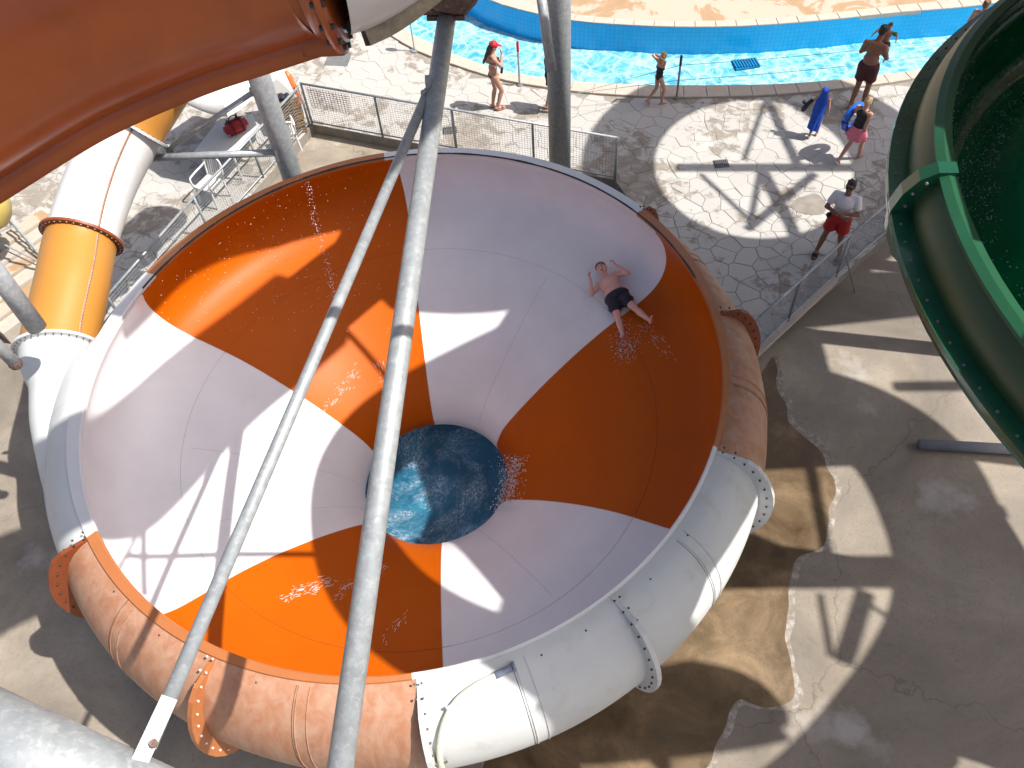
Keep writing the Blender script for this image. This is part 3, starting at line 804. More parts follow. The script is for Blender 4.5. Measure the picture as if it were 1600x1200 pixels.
for i in range(220):
    t = random.random(); px = 478 + 50 * t + random.gauss(0, 3); py = 285 + 200 * t + random.gauss(0, 8); P = wallpt(px, max(py, 285)); L.append((P + (Vector((0, 0, HC)) - P) * random.uniform(.0, .12), random.uniform(.003, .008)))
for i in range(320):
    px = random.uniform(235, 610); py = random.uniform(260, 520); b = hit_bowl(px, py)
    if b[0] < .06: P = wallpt(px, py); L.append((P + (Vector((0, 0, HC)) - P) * random.uniform(0, .15), random.uniform(.002, .0055)))
spray('droplets', 'fine drops of water falling in front of the orange far wall', L)
L = []
for i in range(260):
    px = random.gauss(975, 12); py = random.gauss(540, 14); L.append((wallpt(px, py) + Vector((0, 0, .01)), random.uniform(.003, .009)))
for i in range(260):
    t = random.random(); L.append((wallpt(930 + 75 * t + random.gauss(0, 9) - 14, 420 + 115 * t + random.gauss(0, 7)) + Vector((0, 0, .01)), random.uniform(.002, .006)))
for i in range(120):
    L.append((wallpt(random.gauss(930, 16), random.gauss(455, 20)) + Vector((0, 0, .01)), random.uniform(.003, .008)))
spray('splash', 'small splash of water around the feet of the sliding boy', L)

# ------------------------------------------------------------ entry tube
tube = empty('tube_slide', G(93, 545, 2.75), 'closed tube slide of white and amber sections entering the bowl from upper left', 'tube slide')
TO = tube.location.copy()
def TB(a, r, z): q = rad(a); return BC + BM @ Vector((r * math.cos(q), r * math.sin(q), z))
TP = spline([TB(214, 4.42, -1.0), TB(202, 4.47, -.90), TB(190, 4.54, -.78), TB(180, 4.68, -.68), TB(172, 4.80, -.60), G(92, 548, 2.75), G(112, 450, 2.95), G(128, 372, 3.1), G(160, 280, 3.5), G(205, 195, 3.95), G(258, 108, 4.5), G(310, 20, 5.1), G(380, -90, 5.8)], 10)
def tsec(i0, i1, mk, name='tube_section'):
    mb = MB(TO); mb.tube(TP[i0:i1 + 1], [float(np.interp(k, [0, 10, 20, 30, 40, 50], [.12, .20, .29, .39, .48, .5])) for k in range(i0, i1 + 1)], 40, caps=False); o = mb.build(name, M[mk], tube, True); return o
tsec(2, 50, 'shell_white'); tsec(50, 70, 'tube_orange'); tsec(70, 90, 'white_gel'); tsec(90, 104, 'tube_orange'); tsec(104, 120, 'white_gel')
for k, mk, bk in ((50, 'white_gel', 'bolt'), (70, 'flange_orange', 'bolt_light'), (90, 'shell_white', 'bolt'), (104, 'flange_orange', 'bolt_light')):
    p, t, a, b = frames(TP)[k]
    mb = MB(TO); mb.tube([p - t * .02, p + t * .02], .585, 48); 
    fl = mb.build('flange', M[mk], tube, False)
    mb = MB(TO)
    for i in range(36):
        q = 2 * PI * i / 36; d = a * math.cos(q) + b * math.sin(q)
        for s_ in (-1, 1): mb.ball(p + d * .545 + t * s_ * .027, .011, 5, 4)
    mb.build('bolt_row', M[bk], fl)
# lengthwise flange bead along the upper right side
fr = frames(TP); mb = MB(TO); mbb = MB(TO)
for k in range(51, 90):
    p, t, a, b = fr[k]; p2, t2, a2, b2 = fr[k + 1]
    if k in (69, 70): continue
    th = rad(33); e = lambda a_, b_: (a_ * math.cos(th) + b_ * math.sin(th))
    mb.bar(p + e(a, b) * .5, p2 + e(a2, b2) * .5, .018, 5, caps=False)
    if k % 1 == 0: mbb.ball(p + e(a, b) * .52, .009, 5, 4); mbb.ball((p + p2) / 2 + e(a, b) * .52, .009, 5, 4)
mb.build('seam_flange', M['shell_orange'], tube); mbb.build('bolt_row', M['grate'], tube)

# ------------------------------------------------------------ near slide across the top left corner
def off_edge(e, n, d, F): return AT(e[0] + n[0] * d, e[1] + n[1] * d, F)
edge = [((-260, 450), 0, 0, 4.2), ((-120, 358), 0, 0, 4.25), ((0, 281), 0, 0, 4.3), ((150, 190), 0, 0, 4.38), ((300, 124), 0, 0, 4.45), ((420, 84), 0, 0, 4.5), ((520, 52), 0, 0, 4.55), ((600, 28), 0, 0, 4.6)]
EE = [AT(e[0], e[1], F) for e, n, d, F in edge]; EC = []
RU = .62
for i, P in enumerate(EE):
    t = (EE[min(i + 1, len(EE) - 1)] - EE[max(i - 1, 0)]).normalized(); v = (P - Vector((0, 0, HC))).normalized()
    n = v.cross(t).normalized()
    if n.dot(imu) < 0: n = -n
    EC.append(P + n * RU)
EP = spline(EC + [Vector((.35, 6.25, 9.55)), Vector((1.3, 7.25, 9.6)), Vector((2.5, 8.45, 9.6)), Vector((4.3, 9.8, 9.7)), Vector((7, 10.4, 9.9))], 10)
upper = empty('upper_tube_slide', EP[30], 'burnt orange tube slide close by in the upper left corner', 'tube slide')
UO = upper.location.copy()
def usec(i0, i1, mk):
    mb = MB(UO); mb.tube(EP[i0:i1 + 1], RU, 56, caps=False); return mb.build('tube_section', M[mk], upper, True)
FK = 66
usec(0, FK, 'orange_gloss'); usec(FK, 120, 'white_gel')
p, t, a, b = frames(EP)[FK]
mb = MB(UO); mb.tube([p - t * .10, p - t * .05, p - t * .02], [RU + .0, RU + .012, RU + .07], 64, caps=False); mb.tube([p - t * .02, p + t * .01], [RU + .088, RU + .088], 64); fl = mb.build('flange', M['orange_gloss'], upper, True)
mb = MB(UO)
for i in range(26):
    q = 2 * PI * i / 26; d = a * math.cos(q) + b * math.sin(q)
    mb.bar(p + d * (RU + .055) - t * .045, p + d * (RU + .055) + t * .03, .016, 6)
mb.build('bolt_row', M['bolt'], fl)
# lengthwise flange under the near edge
fr = frames(EP); mb = MB(UO)
th = None
vs = []; fs = []
for k in range(0, FK + 1):
    p, t, a, b = fr[k]
    view = (Vector((0, 0, HC)) - p).normalized(); v2 = (view - t * view.dot(t)).normalized(); dn = v2.cross(t).normalized()
    if dn.z > 0: dn = -dn
    d = (a * math.cos(rad(-62)) + b * math.sin(rad(-62))).normalized()
    d1 = (a * math.cos(rad(-56)) + b * math.sin(rad(-56))).normalized()
    vs += [p + d * (RU - .01) - UO, p + d * (RU + .09) - UO, p + d1 * (RU + .095) - UO, p + d1 * (RU - .01) - UO]
for k in range(FK): q = k * 4; fs += [(q, q + 1, q + 5, q + 4), (q + 1, q + 2, q + 6, q + 5), (q + 2, q + 3, q + 7, q + 6)]
link_mesh('edge_flange', vs, fs, M['orange_gloss'], upper, True)
vs = []; fs = []
for k in range(FK + 1, 119):
    p, t, a, b = fr[k]; d = (a * math.cos(rad(-66)) + b * math.sin(rad(-66))).normalized(); d1 = (a * math.cos(rad(-58)) + b * math.sin(rad(-58))).normalized()
    vs += [p + d * (RU - .01) - UO, p + d * (RU + .08) - UO, p + d1 * (RU + .08) - UO, p + d1 * (RU - .01) - UO]
for k in range(118 - FK - 1): q = k * 4; fs += [(q, q + 1, q + 5, q + 4), (q + 1, q + 2, q + 6, q + 5), (q + 2, q + 3, q + 7, q + 6)]
link_mesh('edge_flange', vs, fs, mat('dirty_white_edge', (.27, .23, .17), .7, .3, 12), upper, True)

# ------------------------------------------------------------ steel poles
def pole(name, a, b, r, label, cat='pole', m='steel', n=24, group=None):
    a = Vector(a); b = Vector(b); o = empty(name, a, label, cat, group)
    MB(a).bar(a, b, r, n).build('shaft', M[m], o, True); return o
Pm1 = AT(699, 20, 7.6); Pm2 = AT(519, 1290, 5.05)
mast = pole('steel_mast', Pm2, Pm1, .083, 'thick galvanised steel strut slanting across the middle of the bowl', 'steel pole')
o_ = Pm2
MB(o_).tube([AT(703, -25, 7.5), AT(700, -4, 7.55), AT(698, 12, 7.6)], [.30, .26, .20], 14).build('bracket', M['rust'], mast)
MB(o_).box(AT(697, 8, 7.58), (.40, .24, .05), rad(-8)).box(AT(698, 20, 7.6), (.34, .20, .04), rad(-8)).build('bracket_plate', M['rust'], mast)
Pb1 = AT(669, 143, 7.28); Pb2 = AT(232, 1168, 4.4)
brace = pole('steel_brace', Pb2, Pb1, .0425, 'thinner galvanised brace bolted to the thick strut and running to the lower left', 'steel pole')
d = (Pb1 - Pb2).normalized()
MB(Pb2).box(AT(671, 140, 7.25), (.05, .10, .22), 0).bar(AT(660, 145, 7.2), AT(681, 147, 7.3), .028, 8).build('end_plate', M['steel'], brace)
q = (AT(218, 1195, 4.3) - AT(262, 1100, 4.5)); Rm = q.to_track_quat('Y', 'Z').to_matrix()
fl_ = AT(237, 1150, 4.33); nrm = (Vector((0, 0, HC)) - fl_).normalized()
xx = q.normalized(); zz = (nrm - xx * nrm.dot(xx)).normalized(); yy = zz.cross(xx); Rm = Matrix((xx, yy, zz)).transposed()
MB(Pb2).box(fl_, (.40, .085, .022), mtx=Rm).build('end_plate', M['steel'], brace)
bl = AT(239, 1163, 4.3); MB(Pb2).bar(bl, bl + zz * .03, .022, 10).build('bolt', M['rust'], brace)
Pc1 = AT(-220, 1060, 4.4); Pc2 = AT(330, 1320, 4.2)
pole('steel_beam', Pc1 , Pc2, .235, 'broad galvanised tubular beam cutting the lower left corner', 'steel beam', n=48)
# upright posts
def base_post(x, y, z1, r, name, label, z0=ZG):
    o = empty(name, (x, y, z0), label, 'post'); MB((x, y, z0)).bar((x, y, z0), (x, y, z1), r, 32).build('shaft', M['steel'], o, True)
    MB((x, y, z0)).bar((x, y, z0), (x, y, z0 + .03), r * 1.7, 20).build('base_plate', M['steel'], o); return o
base_post(1.29, 12.9, 8.6, .205, 'steel_post', 'thick upright grey steel post standing behind the top of the bowl rim')
b_ = pole('slanting_brace', AT(838, -60, 12), AT(862, 112, 12.6), .075, 'slim slanting brace meeting the thick upright post near the pool', 'steel pole')
lp = base_post(-3.22, 11.0, 8.2, .165, 'steel_post', 'upright grey steel post with side arms beside the white parasol')
lo = lp.location.copy()
a1 = G(437, 238, 3.42); a2 = G(228, 247, 3.42)
MB(lo).bar(a1, a2, .058, 16).build('arm', M['steel'], lp, True)
a3 = G(264, 232, 3.45); a4 = G(397, 143, 4.45)
MB(lo).bar(a3, a4, .040, 14).box(a3, (.11, .05, .13), 0).box(a4, (.11, .05, .13), 0).build('diagonal_arm', M['steel'], lp, True)
for q_ in (a3, a4): MB(lo).ball(q_ + Vector((0, -.03, .03)), .022, 8, 6).build('bolt', M['bolt'], lp)
MB(lo).bar(a1 + Vector((.04, 0, .12)), a1 + Vector((.30, 0, -1.0)), .03, 6).box(a1, (.08, .2, .2), 0).build('gusset', M['steel'], lp)
p1, p2 = AT(-40, 380, 9.4), AT(58, 512, 10.4)
pole('slanting_post', p2, p1, .115, 'grey steel strut rising at the left edge behind the amber tube', 'steel pole')
p1, p2 = AT(-40, 505, 9.8), AT(24, 568, 10.3)
sp = pole('short_strut', p2, p1, .075, 'short grey strut with a rusty end at the left edge below the longer one', 'steel pole')
MB(p2).ball(p2, .085, 10, 8).build('rusty_end', M['rust'], sp)
# long grey pipe on the ground at the right
pa, pb = G(1436, 694, ZG + .1), G(1700, 708, ZG + .1)
pole('ground_pipe', pa, pb, .085, 'grey pipe lying on the concrete at the right edge under the green slide', 'pipe', 'grey_pipe')

# ------------------------------------------------------------ green flume on the right
GC = Vector((7.23, 3.71, 7.0))
green = empty('green_flume', GC, 'dark green spiral flume with a bolted flange filling the right edge', 'water slide')
def helz(a):  # height along the turn, a in degrees measured from the visible left side outwards
    return float(np.interp(a, [-60, 70, 250, 430, 700], [-.9, 0, 0, 3.25, 3.35]))
def hel(a, r, z):
    k = float(np.interp(a, [250, 370], [0, 1])); cxy = Vector((.74 * k, .36 * k, 0)); q_ = rad(a); ca, sa = abs(math.cos(q_)), abs(math.sin(q_)); se = lambda A_, B_: (((ca / A_) ** 2.6 + (sa / B_) ** 2.6) ** (-1 / 2.6)); Ro, Ri = se(5.2, 3.35), se(3.75, 2.25); rr = r + (Ri + (Ro - Ri) * (r - 3.3) / 1.03 - r) * k
    q = rad(a); return Vector((rr * math.cos(q), rr * math.sin(q), z + helz(a))) + cxy
def gsweep(name, prof, a0, a1, m, smooth=True, step=3.0):
    n = int((a1 - a0) / step); vs = []; fs = []; k = len(prof)
    for i in range(n + 1):
        a = a0 + (a1 - a0) * i / n; vs += [hel(a, r, z) for r, z in prof]
    for i in range(n):
        for j in range(k - 1): q = i * k + j; fs.append((q, q + k, q + k + 1, q + 1))
    return link_mesh(name, vs, fs, M[m], green, smooth)
A0, A1 = -50, 660
gsweep('outer_wall', [(4.09, .36), (4.155, .28), (4.19, .17), (4.19, .04)], A0, A1, 'green_out')
gsweep('edge_flange', [(4.19, .045), (4.33, .04), (4.335, .0), (4.33, -.04), (4.17, -.045)], A0, A1, 'green', False)
gsweep('trough', [(3.98, .40), (4.0, .36), (4.05, .25), (4.07, .1), (4.05, -.1), (3.95, -.32), (3.82, -.46), (3.70, -.48), (3.56, -.38), (3.46, -.15), (3.42, .1), (3.40, .4), (3.40, .62)], A0, A1, 'green_in')
gsweep('lip', [(4.095, .36), (4.10, .40), (4.04, .425), (3.975, .41), (3.98, .37)], A0, A1, 'green_lip', False)
gsweep('underside', [(4.18, -.045), (4.1, -.3), (3.88, -.53), (3.7, -.56), (3.5, -.46), (3.38, -.2), (3.34, .1), (3.33, .64)], A0, A1, 'green_out')
gsweep('lip', [(3.41, .61), (3.41, .66), (3.30, .66), (3.30, .60)], A0, A1, 'green', False)
for a in (166, 216, 262, 118, 40, 310, 360):
    vs = []; fs = []; pr = [(3.98, .45), (4.11, .44), (4.22, .36), (4.30, .22), (4.34, .05), (4.30, -.2), (4.2, -.40), (4.0, -.60), (3.7, -.66)]
    pi = [(3.98, .42), (4.06, .40), (4.12, .32), (4.16, .20), (4.18, .05), (4.16, -.2), (4.05, -.36), (3.9, -.50), (3.7, -.56)]
    for (r, z), (r2, z2) in zip(pr, pi):
        for da in (-.9, .9): vs += [hel(a + da, r2, z2), hel(a + da, r, z)]
    for i in range(8): q = i * 4; fs += [(q, q + 1, q + 5, q + 4), (q + 2, q + 6, q + 7, q + 3), (q + 1, q + 3, q + 7, q + 5)]
    fl = link_mesh('flange', vs, fs, M['green'], green)
    mb = MB()
    for r, z in ((4.17, .34), (4.235, .24), (4.25, .12), (4.22, -.2)):
        for da in (-1.0, 1.0): mb.ball(hel(a + da, r, z), .015, 5, 4)
    mb.build('bolt_row', M['grate'], fl)
mb = MB()
for i in range(150):
    a = A0 + 8 + i * 2.6; mb.ball(hel(a, 4.275, .043), .013, 5, 4)
mb.build('bolt_row', M['grate'], green)
L = []
for i in range(1500):
    a = random.gauss(158, 15); r = random.uniform(3.46, 4.04); q = hel(a, r, 0); k = float(np.interp(r, [3.46, 3.56, 3.7, 3.82, 3.95, 4.05], [-.15, -.38, -.48, -.46, -.32, -.1]))
    L.append((GC + hel(a, r, k + random.uniform(.005, .12)), random.uniform(.002, .007)))
spray('green_slide_spray', 'sparkling droplets of water thrown up inside the green flume', L)
# frame and columns that carry the green flume
for i, (a, r) in enumerate(((300, 4.9), (20, 4.9), (75, 4.9))):
    q = rad(a); x, y = GC.x + r * math.cos(q), GC.y + r * math.sin(q)
    MB(GC).bar((x, y, ZG), (x, y, 12.5), .16, 20).build('support_column', M['steel'], green, True)

# ------------------------------------------------------------ slides, frames and added shade casters overhead (above the picture), standing between the sun and the bowl
HU = 9.6
def ring_slide(name, c, ro, ri, z, m, label):
    o = empty(name, c, label, 'water slide'); rm, rr = (ro + ri) / 2, (ro - ri) / 2
    pts = [Vector((c[0] + rm * math.cos(rad(a)), c[1] + rm * math.sin(rad(a)), z + .0012 * (a - 200))) for a in range(20, 412, 8)]
    for k in range(0, len(pts) - 1, 8):
        MB(c).tube(pts[k:k + 9], rr, 24, caps=False).build('tube_section', M['green_out'] if (k // 8) % 2 else M['white_gel'], o, True)
    MB(c).tube([pts[0], pts[0] + Vector((.4, -2.2, .4)), pts[0] + Vector((1.5, -4.5, 1.2))], rr, 24).build('tube_section', M['white_gel'], o, True)
    return o
ringA = ring_slide('spiral_tube_slide', Vector((11.45, 12.1, HU)), 3.5, 2.2, HU, 'white_gel', 'white and green spiral tube slide high above the paving on the right')
def bar_from_shadow(mb, a, b, h, r, zs=0.0, n=10):
    A = UP(G(a[0], a[1], zs), h); B = UP(G(b[0], b[1], zs), h); mb.bar(A, B, r, n)
mb = MB(ringA.location)
for a, b, r in [((1060, 262), (1345, 262), .13), ((1195, 160), (1162, 250), .05), ((1200, 158), (1248, 262), .09), ((1095, 272), (1180, 352), .05), ((1188, 265), (1172, 352), .06), ((1192, 270), (1232, 345), .12), ((1272, 272), (1168, 358), .09), ((1228, 335), (1255, 400), .11)]:
    bar_from_shadow(mb, a, b, HU - .1, r)
mb.build('support_frame', M['steel'], ringA)
for x, y in ((15.2, 13.6), (14.9, 10.6)):
    MB(ringA.location).bar((x, y, 0), (x, y, HU - .3), .17, 16).build('support_column', M['steel'], ringA, True)
shade_o = empty('added_shade_deck', (8, 9, 9.5), 'added unseen deck that shades the bowl from above', 'shade deck')  # added out of view; its panels are cut to shade bowl and ground
def slab(pts, z, th, m, name='shade_panel'):
    n = len(pts); vs = [(p[0] - 8, p[1] - 9, z - 9.5) for p in pts] + [(p[0] - 8, p[1] - 9, z - th - 9.5) for p in pts]
    link_mesh(name, vs, [tuple(range(n)), tuple(range(n, 2 * n))[::-1]] + [(i, i + n, (i + 1) % n + n, (i + 1) % n) for i in range(n)], m, shade_o)
shade_deck_mat = mat('grey_shade_deck', (.30, .26, .22), .8, .2, 5)
slab([(1.9, 8.8), (3.15, 7.85), (4.97, 7.55), (8.6, 7.75), (14.5, 7.9), (14.5, 8.9), (11.0, 9.2), (8.8, 10.6), (2.6, 10.8)], 9.5, .12, shade_deck_mat)
slab([(4.5, 3.62), (6.5, 3.5), (9.15, 3.62), (9.1, 5.0), (8.7, 5.4), (8.6, 7.74), (4.98, 7.54), (4.4, 6.2), (4.75, 4.8)], 9.49, .12, shade_deck_mat)
slab([(9.155, 5.05), (11.4, 4.95), (11.6, 7.78), (8.66, 7.74), (8.75, 5.4)], 9.48, .12, shade_deck_mat)
slab([(5.02, 3.66), (4.22, 2.36), (4.0, 1.3), (5.0, .9), (5.7, 1.5), (5.9, 2.5), (7.0, 3.66)], 9.47, .12, shade_deck_mat)
for x, y in ((8.7, 10.4), (14.3, 8.4), (9.0, 3.8)):
    MB((8, 9, 9.5)).bar((x, y, ZG), (x, y, 9.4), .14, 16).build('support_column', M['steel'], shade_o, True)  # columns of the added shade deck
# added tube out of view, there only to shade the orange tube
us = empty('overhead_shade_tube', (2, 6, 11.5), 'added unseen white tube that shades the orange tube in the corner', 'tube slide')
MB((2, 6, 11.5)).tube([p + SH * 3.7 for p in EP[:96]], .80, 28).build('tube_section', M['white_gel'], us, True)
# frame bars whose shadows cross the bowl and the lower ground
fr_o = empty('steel_framework', (6, 3, 10), 'galvanised steel frame of the slide tower high above the bowl', 'steel frame')
def sh_bowl(a, b, r, h=10.0): MB((6, 3, 10)).bar(UP(wallpt(*a), h), UP(wallpt(*b), h), r, 10).build('beam', M['steel'], fr_o)
sh_bowl((226, 930), (226, 760), .045); sh_bowl((200, 868), (500, 866), .05); sh_bowl((525, 500), (605, 590), .05); sh_bowl((185, 890), (240, 790), .03)
ap = [UP(wallpt(x, y), 10.0) for x, y in ((222, 462), (275, 410), (330, 375), (375, 354), (420, 340), (470, 328), (530, 318), (600, 310))]  # added unseen pipe, laid out to cast a dark band on the orange wall
MB((6, 3, 10)).tube(spline([ap[0] + (ap[0] - ap[1]) * .6] + ap, 5), [.17 + .19 * min(1, max(0, (i - 12) / 14)) for i in range(41)], 16).build('shade_pipe', M['steel'], fr_o, True)
for a, b, r in [((1258, 690), (1292, 866), .085), ((1170, 838), (1265, 880), .08), ((1281, 928), (1298, 1026), .045), ((1352, 925), (1318, 1035), .12), ((1355, 942), (1462, 1016), .035), ((1120, 895), (1430, 893), .26), ((900, 1060), (1040, 1200), .1), ((1400, 604), (1590, 602), .11)]:
    A = UP(G(a[0], a[1], ZG), 10.0); B = UP(G(b[0], b[1], ZG), 10.0); MB((6, 3, 10)).bar(A, B, r, 10).build('beam', M['steel'], fr_o)

# ------------------------------------------------------------ fences
def fence(pts_top, label, m_wire='steel', spacing=.062, post_every=1.9, wires_h=18, wires_v=True, h=1.05, base_z=0.0):
    """pts: ground corner points; posts, two rails and woven wire between them"""
    P = [Vector((p.x, p.y, base_z)) for p in pts_top]; O = P[0].copy()
    o = empty('mesh_fence', O, label, 'fence'); up = Vector((0, 0, 1))
    for a, b in zip(P, P[1:]):
        MB(O).bar(a + up * h, b + up * h, .026, 10).build('top_rail', M['steel'], o, True)
        MB(O).bar(a + up * .07, b + up * .07, .018, 8).build('bottom_rail', M['steel'], o, True)
        L = (b - a).length; n = max(1, round(L / post_every))
        for i in range(n + 1):
            if i == 0 and a is not P[0]: continue
            p = a.lerp(b, i / n); MB(O).bar(p, p + up * (h + .02), .026, 10).build('post', M['steel_dark'] if i % 2 else M['steel'], o, True)
        mb = MB(O); wr = .0032
        for k in range(1, wires_h): z = .07 + (h - .09) * k / wires_h; mb.bar(a + up * z, b + up * z, wr, 3, caps=False)
        if wires_v:
            m_ = int(L / spacing)
            for k in range(m_): p = a.lerp(b, (k + .5) / m_); mb.bar(p + up * .07, p + up * (h - .01), wr, 3, caps=False)
        mb.build('wire_mesh', M[m_wire], o)['kind'] = 'stuff'
    return o
fence([G(488, 194), G(961, 281)], 'wire mesh fence running behind the bowl rim towards the pool', h=1.05)
fence([G(484, 196), G(330, 368), G(204, 520)], 'wire mesh fence slanting between the amber tube and the white parasol', h=1.0, m_wire='steel_dark', wires_h=14)
f3 = fence([G(1150, 577), G(1306, 431), G(1392, 358), G(1500, 268)], 'wire mesh fence in front of the man in the white shirt', h=1.05, wires_h=20, spacing=.09)
O = f3.location.copy(); MB(O).bar(G(1322, 402, .75), G(1336, 457, ZG), .014, 8).build('prop', M['steel_dark'], f3)
MB(O).box((G(1150, 577) + G(1306, 431)) / 2 + Vector((0, -.05, -.05)), ((G(1150, 577) - G(1306, 431)).length, .09, .12), math.atan2((G(1306, 431) - G(1150, 577)).y, (G(1306, 431) - G(1150, 577)).x)).build('kerb', M['coping'], f3)
pn = empty('hung_netting', G(565, 205), 'small white sheet of mesh hung on the fence beside the crates', 'panel')
a, b = G(488, 194), G(961, 281); dr = (b - a).normalized(); O = pn.location.copy()
mb = MB(O)
pa_ = a + dr * .12 + Vector((0, .03, .45)); 
for k in range(10): mb.bar(pa_ + Vector((0, 0, .055 * k)), pa_ + dr * 1.0 + Vector((0, 0, .055 * k)), .006, 4)
for k in range(14): mb.bar(pa_ + dr * (k / 13), pa_ + dr * (k / 13) + Vector((0, 0, .5)), .006, 4)
mb.build('netting', mat('pale_pink_netting', (.52, .40, .38), .8, .1), pn)['kind'] = 'stuff'

# rope posts along the pool, warning sign
def rope_post(px, py, h, label, tip):
    g = G(px, py, .0); o = empty('rope_post', g, label, 'post', 'slim posts along the pool edge')
    MB(g).bar(g, g + Vector((0, 0, .035)), .085, 14, .06).build('base', M['grate'], o)
    MB(g).bar(g, g + Vector((0, 0, h * .78)), .024, 10).build('shaft', M['steel'] if tip == 'redcap' else M['steel_dark'], o)
    MB(g).bar(g + Vector((0, 0, h * .78)), g + Vector((0, 0, h)), .030, 10).build('tip', M[tip], o); return g
r1 = rope_post(812, 133, 1.1, 'slim grey post with a red tip beside the pool, near the red-capped woman', 'redcap')
r2 = rope_post(1057, 153, 1.05, 'slim dark post beside the pool, right of the blond girl', 'hair_dark')
r3 = G(1600, 92)
rope = empty('safety_rope', r2, 'two thin wires strung low along the pool edge', 'rope')
for z in (.45, .82):
    pts = [r2 + Vector((0, 0, z))] + [r2.lerp(r3, t) + Vector((0, 0, z - .12 * math.sin(t * PI))) for t in (.25, .5, .75)] + [r3 + Vector((0, 0, z))]
    MB(r2).tube(spline(pts, 5), .006, 5).build('wire', M['steel_dark'], rope)
    MB(r2).tube([r2 + Vector((0, 0, z)), G(900, 146, z - .05)], .006, 5).build('wire', M['steel_dark'], rope)
sg = G(648, 80); s_o = empty('warning_sign', sg, 'small round sign on a thin grey stand at the edge of the pool', 'sign')
MB(sg).bar(sg, sg + Vector((0, 0, .82)), .016, 8).build('stand', M['steel'], s_o)
MB(sg).bar(sg, sg + Vector((0, 0, .03)), .09, 12).build('base', M['steel'], s_o)
dv = Vector((0, -.8, .45)).normalized(); c_ = sg + Vector((0, 0, .92))
MB(sg).bar(c_ - dv * .006, c_ + dv * .006, .135, 24).build('disc', M['redcap'], s_o)
MB(sg).bar(c_ + dv * .006, c_ + dv * .011, .105, 24).build('face', M['white_plastic'], s_o)
MB(sg).box(c_ + dv * .013, (.10, .012, .03), 0).ball(c_ + dv * .012 + Vector((0, 0, .035)), .02, 8, 6).build('pictogram', M['redcap'], s_o)
for k, (px, py, lab) in enumerate(((703, 204, 'small square drain grate in the paving behind the mesh fence'), (1127, 256, 'small square drain grate in the shadow band on the paving'))):
    g = G(px, py, .005); o = empty('drain_grate', g, lab, 'drain')
    mb = MB(g).box(g + Vector((0, 0, .004)), (.30, .24, .006)); mb.build('plate', M['hair_dark'], o)
    mb = MB(g)
    for i in range(7): mb.box(g + Vector((-.12 + .04 * i, 0, .011)), (.016, .22, .008))
    for y in (-.11, 0, .11): mb.box(g + Vector((0, y, .012)), (.28, .016, .009))
    mb.build('grid', M['grate'], o)
g = G(1165, 101, ZW - .0); o = empty('pool_inlet', g, 'dark blue inlet cover in the pool under the rippling water', 'pool inlet')
mb = MB(g)
for i in range(9): mb.box(g + Vector((-.28 + .07 * i, 0, .04)), (.04, .34, .05), .1)
mb.box(g + Vector((0, 0, .02)), (.62, .38, .03), .1)
mb.build('cover', mat('dark_blue_plastic', (.01, .17, .36), .3, .1), o)

# ------------------------------------------------------------ lifeguard corner
def chair(g, rz, label):
    o = empty('plastic_chair', g, label, 'chair', 'white plastic chairs', rz); W = M['white_plastic']
    MB().box((0, 0, .43), (.44, .44, .025)).build('seat', W, o)
    for x in (-.2, .2):
        for y in (-.19, .2): MB().bar((x * 1.15, y * 1.15, 0), (x, y, .43), .022, 8).build('leg', W, o)
        MB().tube(spline([(x * 1.15, .22, .43), (x * 1.22, .22, .62), (x * 1.25, .1, .66), (x * 1.22, -.18, .68), (x * 1.05, -.26, .72)], 5), .020, 8).build('armrest', W, o, True)
    fr_ = MB()
    fr_.tube(spline([(-.21, -.22, .44), (-.22, -.27, .70), (-.15, -.31, .84), (0, -.33, .87), (.15, -.31, .84), (.22, -.27, .70), (.21, -.22, .44)], 6), .018, 8)
    bo = fr_.build('backrest', W, o, True)
    for i in range(6):
        x = -.15 + .06 * i; MB().box((x, -.27, .64), (.034, .012, .38), 0, Matrix.Rotation(rad(12), 3, 'X')).build('slat', W, bo)
    return o
chair(G(338, 312, 0), rad(150), 'white plastic armchair standing alone in the shade beside the table')
chair(G(452, 232, 0), rad(20), 'white plastic chair half hidden behind the grey post')
tc = [G(300, 241, .74), G(342, 186, .74), G(395, 178, .74), G(402, 198, .74), G(362, 243, .74)]
tt = empty('white_table', sum(tc, Vector()) / 5, 'white plastic table under the parasol with a red bag on it', 'table'); O = tt.location.copy()
n = len(tc); vs = [p - O for p in tc] + [p - O - Vector((0, 0, .03)) for p in tc]
link_mesh('tabletop', vs, [tuple(range(n)), tuple(range(n, 2 * n))[::-1]] + [(i, i + n, (i + 1) % n + n, (i + 1) % n) for i in range(n)], M['white_plastic'], tt)
for i in (0, 1, 2, 4): p = tc[i].lerp(O, .18); MB(O).bar((p.x, p.y, 0), (p.x, p.y, .71), .025, 8).build('leg', M['white_plastic'], tt)
bgp = G(371, 205, .75); bg_ = empty('red_bag', bgp, 'red first aid bag with black straps on the white table', 'bag', rz=rad(35))
def rbox(d, r, n=3):
    bm = bmesh.new(); bmesh.ops.create_cube(bm, size=1); bmesh.ops.scale(bm, vec=d, verts=bm.verts)
    bmesh.ops.bevel(bm, geom=bm.edges[:], offset=r, segments=n, affect='EDGES'); me = bpy.data.meshes.new('m'); bm.to_mesh(me); bm.free()
    vs = [v.co.copy() for v in me.vertices]; fs = [tuple(p.vertices) for p in me.polygons]; bpy.data.meshes.remove(me); return vs, fs
vs, fs = rbox((.50, .32, .26), .08); vs = [v + Vector((0, 0, .13)) + v * .06 * noise.noise(v * 9) for v in vs]
link_mesh('body', vs, fs, M['red_cloth'], bg_, True)
